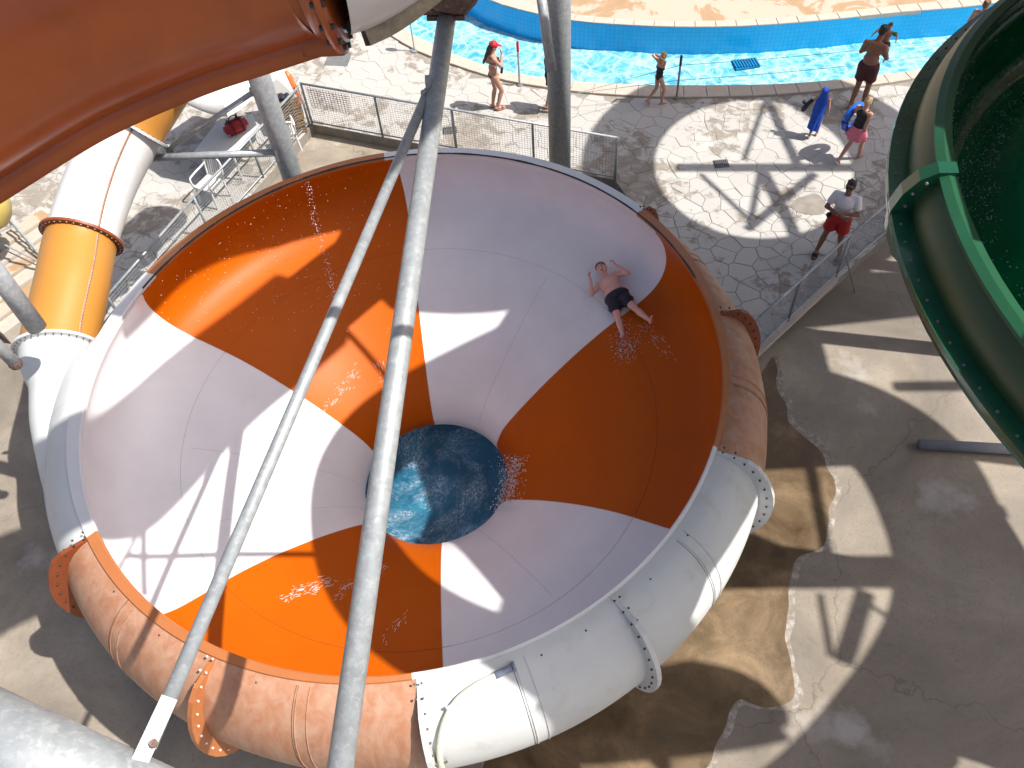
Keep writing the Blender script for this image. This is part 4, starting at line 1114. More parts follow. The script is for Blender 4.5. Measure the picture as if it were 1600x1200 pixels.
for x in (-.11, .11): MB().tube(spline([(x, -.17, .05), (x, -.165, .2), (x, -.08, .275), (x, .08, .275), (x, .165, .2), (x, .17, .05)], 4), .014, 6).build('strap', M['black_cloth'], bg_)
MB().tube([(-.22, 0, .268), (.22, 0, .268)], .008, 6).build('zip', M['black_cloth'], bg_)
MB().tube(spline([(-.11, 0, .27), (-.06, .02, .36), (.06, .02, .36), (.11, 0, .27)], 4), .012, 6).build('handle', M['black_cloth'], bg_)
# parasol
pc = G(342, 108, 2.1); par = empty('white_parasol', Vector((pc.x, pc.y, 0)), 'large white square parasol shading the table beside the grey post', 'parasol')
PO = par.location.copy(); rz = rad(12)
MB(PO).bar(PO, PO + Vector((0, 0, 2.55)), .022, 10).build('pole', M['steel'], par)
MB(PO).bar(PO, PO + Vector((0, 0, .07)), .28, 20).build('base', M['coping'], par)
apex = Vector((0, 0, 2.5)); R_ = 1.30
cor = []
for i in range(8):
    a = rz + 2 * PI * i / 8; r = R_ * (1.0 if i % 2 == 0 else .80) ; cor.append(Vector((r * math.cos(a), r * math.sin(a), 2.02 if i % 2 == 0 else 2.12)))
for i in range(8):
    a, b = cor[i], cor[(i + 1) % 8]; vs = []; fs = []; N = 6
    for j in range(N + 1):
        for k in range(N + 1):
            u = j / N; p = apex.lerp(a.lerp(b, k / N), u); p.z -= .10 * math.sin(PI * u) * 0 + .07 * math.sin(PI * k / N) * u; vs.append(p)
    for j in range(N):
        for k in range(N): q = j * (N + 1) + k; fs.append((q, q + N + 1, q + N + 2, q + 1))
    # hanging valance
    m0 = len(vs); 
    for k in range(N + 1): p = vs[N * (N + 1) + k].copy(); p.z -= .16; p.x *= 1.005; p.y *= 1.005; vs.append(p)
    for k in range(N): fs.append((N * (N + 1) + k, m0 + k, m0 + k + 1, N * (N + 1) + k + 1))
    link_mesh('canopy_panel', vs, fs, M['canvas'], par, True)
    MB().bar(apex - Vector((0, 0, .03)), a - Vector((0, 0, .03)), .010, 6).build('rib', M['white_plastic'], par)
MB().ball(apex + Vector((0, 0, .03)), .04, 8, 6).build('finial', M['white_plastic'], par)
# second folded canopy leaning by the post
sp2 = G(432, 140, 1.1); s2 = empty('white_sheet', G(425, 158, 0), 'white canvas screen standing between the parasol and the crates', 'screen'); O = s2.location.copy()
q = [G(408, 100, 1.3), G(437, 97, 1.3), G(462, 150, .9), G(432, 178, .5)]
vs = [p - O for p in q] + [p - O - Vector((0, 0, .03)) for p in q]; link_mesh('cloth', vs, [(0, 1, 2, 3), (7, 6, 5, 4)] + [(i, i + 4, (i + 1) % 4 + 4, (i + 1) % 4) for i in range(4)], M['canvas'], s2)
for p in q[2:]: MB(O).bar((p.x, p.y, 0), p, .018, 6).build('stake', M['white_plastic'], s2)
# crates
cg = G(462, 204, 0)
for k in range(6):
    z = .0 + .155 * k
    pos = ['lowest crate', 'second crate from the bottom', 'third crate from the bottom', 'fourth crate from the bottom', 'fifth crate from the bottom', 'topmost crate with dark gear in it'][k]
    o = empty('beige_crate', Vector((cg.x + random.uniform(-.015, .015), cg.y + random.uniform(-.015, .015), z)), 'beige slatted crate, ' + pos + ' of the stack', 'crate', 'beige crates stacked beside the fence corner', rad(20 + random.uniform(-4, 4)))
    MB().box((0, 0, .01), (.46, .34, .014)).build('floor', M['crate'], o)
    for s_, (dx, dy, L_, hor) in enumerate(((0, -.17, .46, 0), (0, .17, .46, 0), (-.23, 0, .34, 1), (.23, 0, .34, 1))):
        for zz_ in (.04, .10):
            MB().box((dx, dy, zz_ + .01), (.012, L_, .035) if hor else (L_, .012, .035)).build('slat', M['crate'], o)
    for x in (-.225, .225):
        for y in (-.165, .165): MB().box((x, y, .075), (.022, .022, .14)).build('corner', M['crate'], o)
    if k == 5:
        gg = empty('swim_gear', o.location + Vector((0, 0, .03)), 'dark bundle of gear lying in the topmost crate', 'gear'); mb = MB()
        for i in range(7): mb.ball((random.uniform(-.12, .12), random.uniform(-.08, .08), .05 + .04 * random.random()), (.08, .06, .05), 8, 6)
        for i_ in (0,): mb.build('bundle', M['navy_cloth'], gg, True)
rp = G(474, 150, .35); ro = empty('rescue_buoy', G(474, 178, .0), 'bright orange rescue buoy standing against the fence corner', 'rescue buoy'); O = ro.location.copy()
MB(O).tube([O + Vector((0, 0, .25)), O + Vector((-.02, 0, .32)), O + Vector((-.06, .03, .6)), O + Vector((-.10, .06, .95)), O + Vector((-.12, .07, 1.06))], [.03, .085, .095, .085, .03], 16).build('float', M['orange_plastic'], ro, True)
MB(O).tube(spline([O + Vector((.07, -.05, .45)), O + Vector((.11, -.06, .6)), O + Vector((.03, -.05, .8))], 4), .016, 6).build('handle', M['orange_plastic'], ro)
MB(O).bar(O, O + Vector((0, 0, .3)), .02, 8).build('stake', M['steel_dark'], ro)

# ------------------------------------------------------------ steps and rail at the left edge
stp = empty('concrete_steps', G(20, 470, 0), 'pale stone steps with a metal handrail at the left edge', 'steps'); O = stp.location.copy()
e0, e1 = G(-60, 455, 0), G(62, 372, 0); dd = (e1 - e0).normalized(); nn_ = Vector((dd.y, -dd.x, 0))
for k in range(6):
    c_ = (e0 + e1) / 2 + nn_ * (-.1 + .34 * k) + dd * (.05 * k); MB(O).box(c_ + Vector((0, 0, .30 - .06 * k - .2)), (2.6, .32, .5), math.atan2(dd.y, dd.x)).build('tread', M['coping'] if k % 2 else M['fardeck'], stp)
ra, rb = G(-30, 290, 1.15), G(66, 402, .35)
MB(O).bar(ra, rb, .024, 8).bar(ra - Vector((0, 0, .35)), rb - Vector((0, 0, .2)), .018, 8).bar(rb, rb - Vector((0, 0, .4)), .024, 8).build('handrail', M['steel'], stp)
for t in (.0, .2, .4, .6, .8): p = ra.lerp(rb, t); MB(O).bar(p, p - Vector((0, 0, .75 - .4 * t)), .014, 8).build('baluster', M['steel'], stp)
ra, rb = G(-40, 360, .9), G(60, 408, .45)
MB(O).bar(ra, rb, .020, 8).bar(ra - Vector((0, 0, .2)), rb - Vector((0, 0, .2)), .016, 8).build('handrail', M['steel'], stp)
yt = AT(-42, 322, 15.6); yo = empty('yellow_slide_end', yt, 'rounded pale yellow slide mouth peeping in at the left edge', 'slide mouth')
MB(yt).tube([yt + Vector((-.6, .3, .1)), yt, yt + Vector((.42, -.1, -.05)), yt + Vector((.56, -.12, -.08))], [.42, .42, .40, .30], 24).build('mouth', M['yellow'], yo, True)
mb = MB(yt)
for i in range(20): q = 2 * PI * i / 20; mb.ball(yt + Vector((.38, .42 * math.cos(q) - .05, .42 * math.sin(q))), .02, 5, 4)
mb.build('bolt_row', M['grate'], yo)
# stone wall blocks of the low building foundation at the left
for k, (px, py) in enumerate(((22, 520), (-18, 536))):
    pass

# ------------------------------------------------------------ people
def remeshed(name, mb, m, parent, voxel, smooth_it=3):
    me = bpy.data.meshes.new('raw'); me.from_pydata([tuple(v) for v in mb.v], [], mb.f); me.update()
    tmp = bpy.data.objects.new('raw', me); C.objects.link(tmp)
    r = tmp.modifiers.new('r', 'REMESH'); r.mode = 'VOXEL'; r.voxel_size = voxel
    s = tmp.modifiers.new('s', 'SMOOTH'); s.iterations = smooth_it; s.factor = .5
    dg = bpy.context.evaluated_depsgraph_get(); dg.update(); ev = tmp.evaluated_get(dg); m2 = bpy.data.meshes.new_from_object(ev)
    m2.name = name; m2.materials.clear(); m2.materials.append(m)
    for p in m2.polygons: p.use_smooth = True
    bpy.data.objects.remove(tmp); bpy.data.meshes.remove(me)
    o = bpy.data.objects.new(name, m2); C.objects.link(o); o.parent = parent; return o
def cap(mb, a, b, r1, r2, n=12, flat=None):
    a, b = Vector(a), Vector(b); mb.bar(a, b, r1, n, r2); mb.ball(a, r1, n, 8); mb.ball(b, r2, n, 8); return mb
def seg_m(d):
    return Vector(d).normalized().to_track_quat('Z', 'Y').to_matrix()
BASE = dict(pelvis=(0, 0, .95), waist=(0, .0, 1.10), chest=(0, .01, 1.30), neck=(0, 0, 1.47), head=(0, .02, 1.63),
            lsh=(-.18, 0, 1.41), rsh=(.18, 0, 1.41), lel=(-.24, -.02, 1.13), rel=(.24, -.02, 1.13), lwr=(-.25, .06, .88), rwr=(.25, .06, .88),
            lhip=(-.09, 0, .93), rhip=(.09, 0, .93), lkn=(-.10, .02, .50), rkn=(.10, .02, .50), lan=(-.10, -.02, .08), ran=(.10, -.02, .08), face=(0, 1, -.05))
def person(g, yaw, height, label, skin, hair, pose, clothes, hair_style='short', fat=1.0, voxel=.011, mtx=None, face=True, group=None, bare=True):
    J = {k: Vector(v) for k, v in BASE.items()}
    for k, v in pose.items():
        J[k] = Vector(v) if hasattr(v, '__len__') else v
    s = height / 1.75
    if mtx is None:
        root = empty('person', g, label, 'person', group, yaw); root.scale = (s, s, s)
    else:
        root = empty('person', (0, 0, 0), label, 'person', group); root.matrix_world = mtx @ Matrix.Scale(s, 4)
    f = fat; mb = MB()
    sp = (J['chest'] - J['pelvis']).normalized(); R = seg_m(sp)
    side = (J['rsh'] - J['lsh']).normalized(); fwd = sp.cross(side).normalized() * -1; fwd = side.cross(sp).normalized() * -1
    # frame: x side, y forward, z spine
    yv = sp.cross(side).normalized(); T = Matrix((side, yv, sp)).transposed()
    mb.ball(J['pelvis'] + sp * .0, (.155 * f, .115 * f, .13), 14, 10, T)
    mb.ball(J['waist'], (.135 * f, .105 * f * (1.1 if f > 1.1 else 1), .15), 14, 10, T)
    mb.ball(J['chest'], (.160 * f ** .7, .115 * f ** .6, .165), 14, 10, T)
    mb.ball(J['chest'] + sp * .08, (.165 * f ** .5, .09, .08), 14, 8, T)
    cap(mb, J['lsh'] * .88 + J['chest'] * .12, J['rsh'] * .88 + J['chest'] * .12, .062 * f ** .5, .062 * f ** .5)
    cap(mb, J['neck'] - sp * .05, J['head'] - sp * .04, .058 * f ** .4, .052)
    for L in 'lr':
        cap(mb, J[L + 'sh'], J[L + 'el'], .052 * f ** .6, .038 * f ** .5); cap(mb, J[L + 'el'], J[L + 'wr'], .040 * f ** .5, .026)
        cap(mb, J[L + 'hip'], J[L + 'kn'], .088 * f ** .7, .056 * f ** .4)
        kn, an = J[L + 'kn'], J[L + 'an']; mid = kn.lerp(an, .3); ld = (an - kn).normalized()
        cap(mb, kn, mid - Vector((0, .012, 0)), .053, .058 * f ** .4); cap(mb, mid - Vector((0, .012, 0)), an, .056 * f ** .4, .036)
        ft = J.get(L + 'toe'); ft = Vector(ft) if ft is not None else an + Vector((0, .17, -.055))
        hd = (ft - an); cap(mb, an - hd.normalized() * .035 + ld * .03, an + hd * .5 + ld * .012, .038, .036); cap(mb, an + hd * .5 + ld * .012, ft, .036, .026)
        for q in range(5):   # toes
            sd = hd.normalized().cross(ld).normalized(); mb.ball(ft + sd * (-.030 + .015 * q) + hd.normalized() * (.022 - .004 * abs(q - 1)), .0125, 6, 5)
        # hand: palm, four fingers, thumb
        wr, el = J[L + 'wr'], J[L + 'el']; hdv = J.get(L + 'hd'); hdv = Vector(hdv).normalized() if hdv is not None else (wr - el).normalized()
        pn_ = J.get(L + 'pn'); pn_ = Vector(pn_) if pn_ is not None else Vector((-1 if L == 'r' else 1, 0, 0))
        pn_ = (pn_ - hdv * pn_.dot(hdv)); pn_ = pn_.normalized() if pn_.length > .05 else hdv.orthogonal().normalized()
        sd = hdv.cross(pn_).normalized(); HM = Matrix((sd, pn_, hdv)).transposed()
        mb.ball(wr + hdv * .045, (.040, .018, .052), 10, 8, HM)
        curl = pose.get(L + 'curl', .35)
        for q, (lx, ll) in enumerate(((-.030, .062), (-.010, .074), (.010, .070), (.029, .054))):
            b0 = wr + hdv * .078 + sd * lx; d1 = (hdv + pn_ * curl).normalized(); b1 = b0 + d1 * ll * .52; d2 = (hdv + pn_ * curl * 2.4).normalized(); b2 = b1 + d2 * ll * .5
            cap(mb, b0, b1, .0105, .0098, 6); cap(mb, b1, b2, .0098, .0085, 6)
        ts = -1 if L == 'r' else 1; ts = pose.get(L + 'ts', ts)
        t0 = wr + hdv * .03 + sd * ts * .030; t1 = t0 + (hdv * .6 + sd * ts + pn_ * .4).normalized() * .040; cap(mb, t0, t1, .014, .011, 6); cap(mb, t1, t1 + (hdv + sd * ts * .3 + pn_ * .5).normalized() * .030, .011, .009, 6)
    # head
    fv = J['face'].normalized(); hu = (J['head'] - J['neck']).normalized(); sx = fv.cross(hu).normalized(); hu2 = sx.cross(fv).normalized(); HM = Matrix((sx, fv, hu2)).transposed() * pose.get('hs', 1.0); H = J['head']
    w_ = lambda x, y, z: H + HM @ Vector((x, y, z))
    mb.ball(w_(0, -.005, .02), (.074 * f ** .3, .092, .098), 16, 12, HM); mb.ball(w_(0, .022, -.045), (.056 * f ** .5, .062, .062), 12, 9, HM)
    mb.ball(w_(0, .092, -.008), (.012, .018, .022), 8, 6, HM); mb.ball(w_(0, .072, -.088), (.022, .018, .018), 8, 6, HM); mb.ball(w_(0, .080, .035), (.045, .012, .010), 8, 6, HM)
    for x in (-1, 1): mb.ball(w_(x * .076 * f ** .3, -.005, -.005), (.010, .018, .030), 8, 6, HM); mb.ball(w_(x * .036, .066, -.03), (.02, .018, .02), 8, 6, HM)
    body = remeshed('body', mb, M[skin], root, voxel)
    if face:
        for x in (-1, 1):
            MB().ball(w_(x * .030, .081, .010), (.012, .007, .007), 8, 6, HM).build('eye', M['eye'], root, True)
            MB().ball(w_(x * .031, .088, .034), (.018, .005, .004), 8, 6, HM).build('eyebrow', M[hair], root, True)
        MB().ball(w_(0, .083, -.052), (.022, .008, .007 + pose.get('mouth', 0)), 8, 6, HM).build('mouth', M['lips'], root, True)
    hb = MB()
    if hair_style in ('short', 'long', 'bob', 'tied'):
        hb.ball(w_(0, -.016, .044), (.083 * f ** .3, .096, .088), 14, 10, HM); hb.ball(w_(0, -.045, .0), (.076, .066, .078), 12, 8, HM)
        for i in range(14): a = random.uniform(0, 2 * PI); hb.ball(w_(.06 * math.cos(a), -.02 + .07 * math.sin(a), .085 + random.uniform(-.02, .02)), .024, 6, 5)
    if hair_style == 'long':
        hb.ball(w_(0, -.09, -.10), (.075, .05, .14), 10, 8, HM); hb.ball(w_(.01, -.115, -.23), (.055, .04, .12), 10, 8, HM)
        for i in range(9): hb.ball(w_(random.uniform(-.05, .05), -.11 - random.random() * .03, -.1 - .28 * random.random()), (.022, .02, .07), 6, 6, HM)
    if hair_style == 'bob':
        for i in range(16):
            a = random.uniform(-.35, PI + .35); hb.ball(w_(.085 * math.cos(a), -.02 - .08 * abs(math.sin(a)), -.04 - .12 * random.random()), (.024, .024, .07), 6, 6, HM)
    if hair_style == 'tied': hb.ball(w_(.02, -.10, .055), (.045, .05, .042), 8, 6, HM)
    if hb.v: remeshed('hair', hb, M[hair], root, .012, 2)
    ctx = dict(J=J, T=T, HM=HM, w=w_, root=root, f=f, sp=sp, cap=cap, fv=fv, body=body)
    for fn in clothes: fn(ctx)
    return root
def shorts(m, length=.5, wide=1.0, top=.10):
    def fn(c):
        J, f = c['J'], c['f']; mb = MB(); mb.ball(J['pelvis'] + c['sp'] * .01, (.172 * f * wide, .135 * f * wide, top + .03), 14, 10, c['T'])
        for L in 'lr':
            h, k = J[L + 'hip'], J[L + 'kn']; cap(mb, h, h.lerp(k, length * .9), .108 * f ** .7 * wide, .098 * f ** .6 * wide); mb.bar(h.lerp(k, length * .8), h.lerp(k, length), .10 * wide * f ** .6, 14, .108 * wide * f ** .6)
        remeshed('shorts', mb, M[m], c['root'], .012, 2)
    return fn
def skirt(m, length=.36):
    def fn(c):
        J = c['J']; mb = MB(); P = J['pelvis']; n = 28; vs = []; fs = []
        for j in range(7):
            u = j / 6; r = .165 + .09 * u
            for i in range(n): a = 2 * PI * i / n; rr = r * (1 + .10 * u * math.sin(a * 7 + 1)); vs.append(P + Vector((rr * math.cos(a), rr * .85 * math.sin(a), .07 - length * u)))
        for j in range(6): fs += [(j * n + i, j * n + (i + 1) % n, (j + 1) * n + (i + 1) % n, (j + 1) * n + i) for i in range(n)]
        link_mesh('skirt', vs, fs, M[m], c['root'], True)
    return fn
def top(m, sleeves=.5, low=-.12, loose=1.12, hem=False):
    def fn(c):
        J, f, T, sp = c['J'], c['f'], c['T'], c['sp']; mb = MB()
        mb.ball(J['chest'], (.172 * f ** .7 * loose, .128 * f ** .6 * loose, .165), 14, 10, T); mb.ball(J['waist'], (.145 * f * loose, .118 * f * loose, .16), 14, 10, T)
        mb.ball(J['waist'] + sp * low, (.150 * f * loose, .122 * f * loose, .10), 14, 10, T); mb.ball(J['chest'] + sp * .08, (.172 * loose, .10 * loose, .07), 12, 8, T)
        if sleeves:
            cap(mb, J['lsh'] * .9 + J['chest'] * .1, J['rsh'] * .9 + J['chest'] * .1, .07, .07)
            for L in 'lr': cap(mb, J[L + 'sh'], J[L + 'sh'].lerp(J[L + 'el'], sleeves), .068, .068)
        else:
            for L in 'lr': cap(mb, J[L + 'sh'] * .6 + J['chest'] * .4 + sp * .05, J[L + 'sh'] * .6 + J['chest'] * .4 - sp * .05, .05, .05)
        remeshed('shirt' if sleeves else 'swim_top', mb, M[m], c['root'], .012, 2)
    return fn
def swimsuit(m):
    def fn(c):
        J, f, T, sp = c['J'], c['f'], c['T'], c['sp']; mb = MB()
        mb.ball(J['pelvis'], (.163 * f, .125 * f, .12), 14, 10, T); mb.ball(J['waist'], (.143 * f, .113 * f, .15), 14, 10, T); mb.ball(J['chest'] - sp * .03, (.163, .122, .12), 14, 10, T)
        for L in 'lr': cap(mb, J['chest'] + (J[L + 'sh'] - J['chest']) * .35, J['chest'] + (J[L + 'sh'] - J['chest']) * .55 + sp * .04, .05, .04)
        remeshed('swimsuit', mb, M[m], c['root'], .012, 2)
    return fn
def bikini(m):
    def fn(c):
        J, T, sp = c['J'], c['T'], c['sp']; mb = MB(); yv = Vector(T.col[1])
        for s_ in (-1, 1): mb.ball(J['chest'] + Vector(T.col[0]) * .065 * s_ + yv * .085 - sp * .0, (.06, .05, .055), 10, 8, T)
        mb.ball(J['chest'] - sp * .02, (.166, .121, .022), 14, 6, T); remeshed('bikini_top', mb, M[m], c['root'], .010, 1)
        mb = MB(); mb.ball(J['pelvis'] - sp * .03, (.160, .124, .075), 14, 8, T); remeshed('bikini_bottom', mb, M[m], c['root'], .010, 1)
    return fn
def part(name, m, build, remesh=None):
    def fn(c):
        mb = MB(); build(mb, c)
        if remesh: remeshed(name, mb, M[m], c['root'], remesh, 2)
        else: mb.build(name, M[m], c['root'], True)
    return fn
def sandals(m):
    def fn(c):
        for L in 'lr':
            an = c['J'][L + 'an']; ft = c['J'].get(L + 'toe', None); hd = (Vector(ft) - an) if ft is not None else Vector((0, .17, -.055)); d = Vector((hd.x, hd.y, 0)).normalized()
            ce = Vector((an.x, an.y, an.z - .068)) + d * .07; R = Matrix.Rotation(math.atan2(d.y, d.x), 3, 'Z')
            mb = MB(); mb.ball(ce, (.155, .055, .020), 14, 6, R); mb.ball(ce + d * .05 + Vector((0, 0, .045)), (.05, .054, .03), 10, 6, R); mb.build('sandal', M[m], c['root'], True)
    return fn

# yaw: the local +y axis is where the person faces; yaw 0 faces away, -90 deg faces image right
# 1 woman in the red cap
def cap_hat(m):
    def b(mb, c):
        w_, HM = c['w'], c['HM']; mb.ball(w_(0, -.008, .055), (.094, .108, .082), 16, 10, HM); mb.ball(w_(0, .125, .045), (.072, .078, .012), 14, 6, HM)
    return part('cap', m, b, .012)
person(G(775, 170), rad(-75), 1.65, 'woman in a red cap and dark red bikini, hand at her mouth', 'skin_light', 'hair_dark',
       dict(rkn=(.07, .16, .50), ran=(.07, .03, .09), lkn=(-.08, .04, .5), lan=(-.08, -.05, .08), lel=(-.25, -.06, 1.13), lwr=(-.10, .16, 1.06), lpn=(0, -1, 0), rel=(.20, .14, 1.22), rwr=(.06, .22, 1.43), rpn=(0, -1, 0), rhd=(-.4, -.1, 1), head=(0, .05, 1.62), face=(0, 1, -.35)),
       [bikini('maroon'), cap_hat('redcap'), part('scarf', 'black_cloth', lambda mb, c: mb.tube(spline([(.05, .12, 1.36), (.06, .15, 1.2), (.09, .19, 1.10), (.1, .17, .98)], 4), .03, 8)), sandals('skin_tan')], 'long', .93)
# 2 person in black behind the post
person(G(862, 172), rad(-80), 1.62, 'person in a loose black T-shirt dress half hidden behind the thick grey post', 'skin_light', 'hair_dark',
       dict(lel=(-.24, -.06, 1.12), lwr=(-.22, -.02, .86), lkn=(-.09, .02, .5), lan=(-.09, -.10, .08)), [top('black_cloth', .75, -.16, 1.25), shorts('black_cloth', .62, 1.15), sandals('hair_brown')], 'bob')
# 3 blond girl
person(G(1026, 163), rad(-72), 1.28, 'blond girl in a black swimsuit with both arms raised to her hair', 'skin_light', 'hair_blond',
       dict(lkn=(-.09, .0, .52), lan=(-.09, -.28, .16), ltoe=(-.09, -.20, .05), rkn=(.08, .17, .53), ran=(.08, .12, .08), lel=(-.24, -.12, 1.52), lwr=(-.12, -.22, 1.66), rel=(.22, .02, 1.55), rwr=(.10, -.14, 1.70), head=(0, .08, 1.60), face=(0, 1, -.4)),
       [swimsuit('black_cloth')], 'bob', .92)
# 4 big man carrying the child
person(G(1337, 168), rad(-38), 1.86, 'bare-chested man in maroon shorts seen from behind carrying a child', 'skin_tan', 'hair_dark',
       dict(lkn=(-.09, .02, .5), lan=(-.10, -.10, .08), rkn=(.10, .06, .5), ran=(.11, .02, .08), pelvis=(0, .02, .95), chest=(0, .06, 1.30), neck=(0, .1, 1.47), head=(.03, .16, 1.62), lel=(-.25, .10, 1.14), lwr=(-.12, .28, 1.16), rel=(.26, .1, 1.14), rwr=(.10, .28, 1.12), face=(.3, 1, -.2)),
       [shorts('maroon', .62, 1.05)], 'short', 1.14)
gm = G(1337, 168); fwd_ = Vector((math.sin(rad(38)), math.cos(rad(38)), 0)); sd_ = Vector((math.cos(rad(38)), -math.sin(rad(38)), 0))
def armb(c):
    for L in 'lr':
        a = c['J'][L + 'sh'].lerp(c['J'][L + 'el'], .55); MB().ball(a, (.095, .095, .085), 12, 8).build('armband', M['green_vinyl'], c['root'], True)
person(gm + fwd_ * .36 + sd_ * .10 + Vector((0, 0, .84)) , rad(-38 + 180), .98, 'small child with green armbands carried by a shirtless man', 'skin_light', 'hair_brown',
       dict(lkn=(-.22, .26, .86), rkn=(.22, .26, .86), lan=(-.22, .2, .5), ran=(.22, .2, .5), lel=(-.36, .20, 1.46), rel=(.36, .20, 1.46), lwr=(-.42, .42, 1.40), rwr=(.42, .42, 1.40), lhip=(-.1, 0, .93)), [shorts('navy_cloth', .3), armb], 'short', 1.05)
# 5 child in blue hooded towel
def towel(c):
    mb = MB(); w_ = c['w']; J = c['J']
    mb.ball(w_(0, -.015, .025), (.115, .120, .128), 16, 12, c['HM']); cap(mb, J['head'] - Vector((0, .03, .1)), J['chest'], .11, .19)
    cap(mb, J['chest'], J['pelvis'] + Vector((-.03, -.04, 0)), .20, .19); cap(mb, J['pelvis'] + Vector((-.03, -.04, 0)), Vector((-.05, -.16, .42)), .19, .12)
    for i in range(8): a = i * .8; mb.bar(J['chest'] + Vector((.16 * math.cos(a), .16 * math.sin(a), 0)), Vector((-.05 + .15 * math.cos(a), -.14 + .13 * math.sin(a), .30 + .05 * (i % 3))), .035, 8, .03)
    remeshed('hooded_towel', mb, M['blue_towel'], c['root'], .014, 2)
person(G(1270, 213), rad(-35), 1.17, 'small child wrapped in a bright blue hooded towel walking on the paving', 'skin_light', 'hair_brown',
       dict(lkn=(-.08, .02, .5), lan=(-.08, -.16, .10), rkn=(.08, .14, .52), ran=(.08, .08, .08), lel=(-.28, .0, 1.18), lwr=(-.34, .06, 1.0)), [towel, part('rolled_mat', 'navy_cloth', lambda mb, c: (mb.tube(spline([(-.30, -.02, 1.28), (-.42, -.10, 1.08), (-.5, -.10, .86)], 4), [.06] * 4 + [.08] * 4 + [.05], 8), mb.ball((-.52, -.05, 1.14), .07, 8, 6)))], 'short', 1.0)
# 6 girl with the swim ring
def ringf(mb, c):
    pts = [Vector((.0, .255 * math.cos(2 * PI * i / 28), .255 * math.sin(2 * PI * i / 28))) + Vector((-.30, .16, 1.02)) for i in range(29)]
    mb.tube(pts, .085, 12, caps=False)
person(G(1325, 252), rad(-60), 1.52, 'woman in black top and pink skirt striding with a swim ring', 'skin_light', 'hair_blond',
       dict(lkn=(-.08, -.02, .50), lan=(-.06, -.30, .16), ltoe=(-.06, -.24, .04), rkn=(.08, .20, .52), ran=(.06, .26, .08), lel=(-.30, .02, 1.14), lwr=(-.24, .22, 1.05), rel=(.22, -.12, 1.14), rwr=(.16, .04, .92), head=(0, .03, 1.62)),
       [top('black_cloth', 0, -.10, 1.02), skirt('pink', .30)], 'tied', 1.0)
rg_g = G(1325, 252); s_ = 1.52 / 1.75
cw = rg_g + Matrix.Rotation(rad(-60), 3, 'Z') @ (Vector((-.30, .14, 1.0)) * s_)
ro_ = empty('swim_ring', cw, 'blue inflatable swim ring held under the arm of the woman in the pink skirt', 'swim ring', rz=rad(-60))
MB().tube([Vector((0, .25 * math.cos(2 * PI * i / 32), .25 * math.sin(2 * PI * i / 32))) for i in range(33)], .075, 14, caps=False).build('ring_tube', M['blue_vinyl'], ro_, True)
MB().bar((.07, .05, .24), (.10, .05, .26), .012, 8).build('valve', M['white_plastic'], ro_)
# 7 man in white shirt
def shades(mb, c):
    w_, HM = c['w'], c['HM']
    for x in (-1, 1): mb.ball(w_(x * .034, .088, .010), (.031, .014, .020), 10, 6, HM); mb.bar(w_(x * .06, .08, .014), w_(x * .084, -.01, .01), .005, 5)
    mb.bar(w_(-.03, .10, .016), w_(.03, .10, .016), .005, 5)
person((G(1281, 388) + G(1304, 410)) / 2 , rad(148), 1.78, 'man in white T-shirt, red shorts and sunglasses, arms folded behind the fence', 'skin_dark', 'hair_dark',
       dict(lkn=(-.13, .02, .5), lan=(-.20, .0, .08), rkn=(.15, .02, .5), ran=(.20, .02, .08), lel=(-.27, .10, 1.17), lwr=(.06, .24, 1.20), rel=(.27, .10, 1.17), rwr=(-.07, .26, 1.16), lhd=(1, 0, .1), rhd=(-1, 0, .1), lpn=(0, -1, 0), rpn=(0, -1, 0), face=(.1, 1, .25)),
       [top('shirt', .55, -.16, 1.14), shorts('redshort', .62, 1.12), part('sunglasses', 'eye', shades), sandals('black_cloth'), part('belt_bag', 'black_cloth', lambda mb, c: mb.ball((.19, .06, .97), (.05, .04, .06), 8, 6))], 'short', .98)
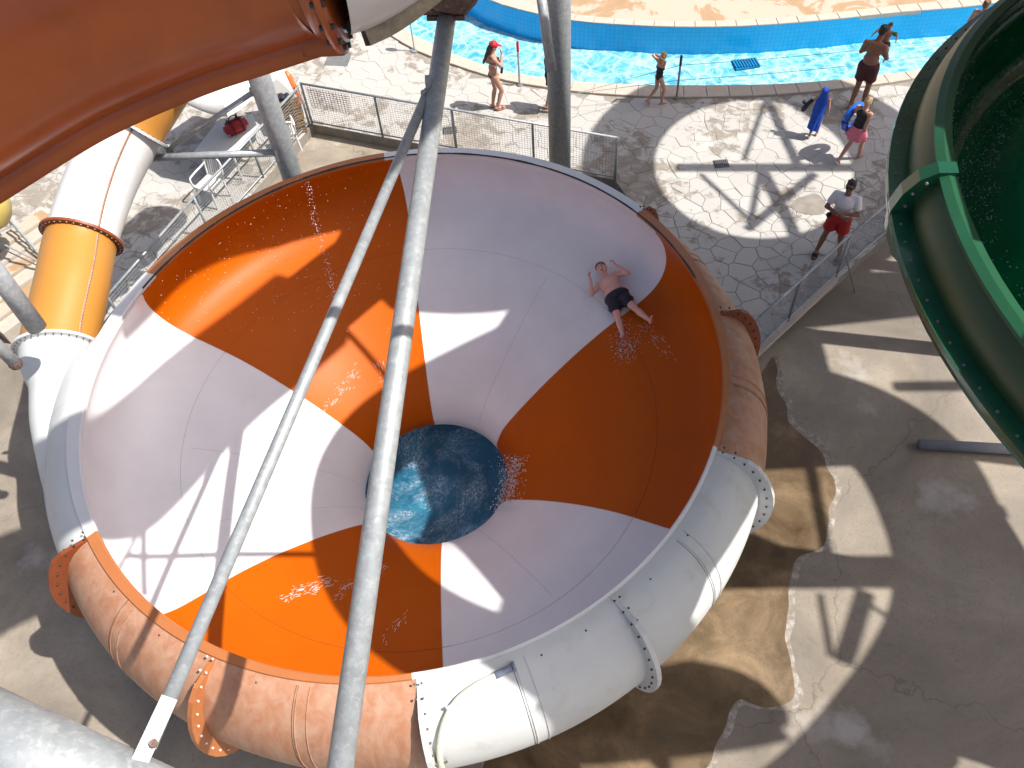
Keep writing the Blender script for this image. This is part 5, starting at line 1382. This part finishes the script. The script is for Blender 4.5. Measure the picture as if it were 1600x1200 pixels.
# 8 person at the right by the pool, mostly behind the green flume
person(G(1500, 106), rad(-60), 1.6, 'bather standing at the pool edge almost hidden behind the green flume', 'skin_light', 'hair_brown', dict(rel=(.26, .1, 1.15), rwr=(.24, .3, 1.2)), [shorts('navy_cloth')], 'short')
# 9 boy sliding round the bowl wall
hips = wallpt(968, 470); headp = wallpt(941, 412); feet = wallpt(999, 520)
b0 = hit_bowl(965, 465); az = b0[2]; k0 = int(b0[1])
(ra_, za_), (rb_, zb_) = PD[max(k0 - 3, 0)], PD[min(k0 + 3, len(PD) - 1)]
tg = BM @ Vector(((ra_ - rb_) * math.cos(az), (ra_ - rb_) * math.sin(az), za_ - zb_)).normalized()
circ = BM @ Vector((-math.sin(az), math.cos(az), 0)); nr = tg.cross(circ).normalized()
if nr.dot(Vector((0, 0, HC)) - hips) < 0: nr = -nr
zax = (headp - feet); zax = (zax - nr * zax.dot(nr)).normalized(); yax = nr; xax = yax.cross(zax).normalized()
hb = 1.36; sB = hb / 1.75
Mx = Matrix((xax, yax, zax)).transposed().to_4x4()
org = hips - zax * (.95 * sB) + nr * (.125)
Mx = Matrix.Translation(org) @ Mx
person(None, 0, hb, 'boy in black swim shorts sliding on his back with both thumbs up', 'skin_boy', 'hair_brown',
       dict(lel=(-.40, .06, 1.26), rel=(.40, .06, 1.26), lwr=(-.27, .20, 1.50), rwr=(.27, .20, 1.50), lhd=(.0, .2, 1), rhd=(0, .2, 1), lpn=(1, .3, 0), rpn=(-1, .3, 0), lcurl=1.6, rcurl=1.6,
            lkn=(-.20, .02, .52), rkn=(.17, .03, .52), lan=(-.33, .05, .12), ran=(.24, .05, .12), ltoe=(-.40, .20, .09), rtoe=(.26, .19, .05), head=(0, .10, 1.62), face=(0, 1, -.15), mouth=.010, hs=1.22),
       [shorts('navy_cloth', .48, 1.03)], 'short', 1.48, mtx=Mx)

for o in C.objects:
    if o.name.split('.')[0] in ('bolt_row', 'joint_bead', 'panel_seam', 'joint_band', 'seam_line', 'seam_flange', 'sealing_strip', 'support_frame', 'grid'): o['kind'] = 'stuff'
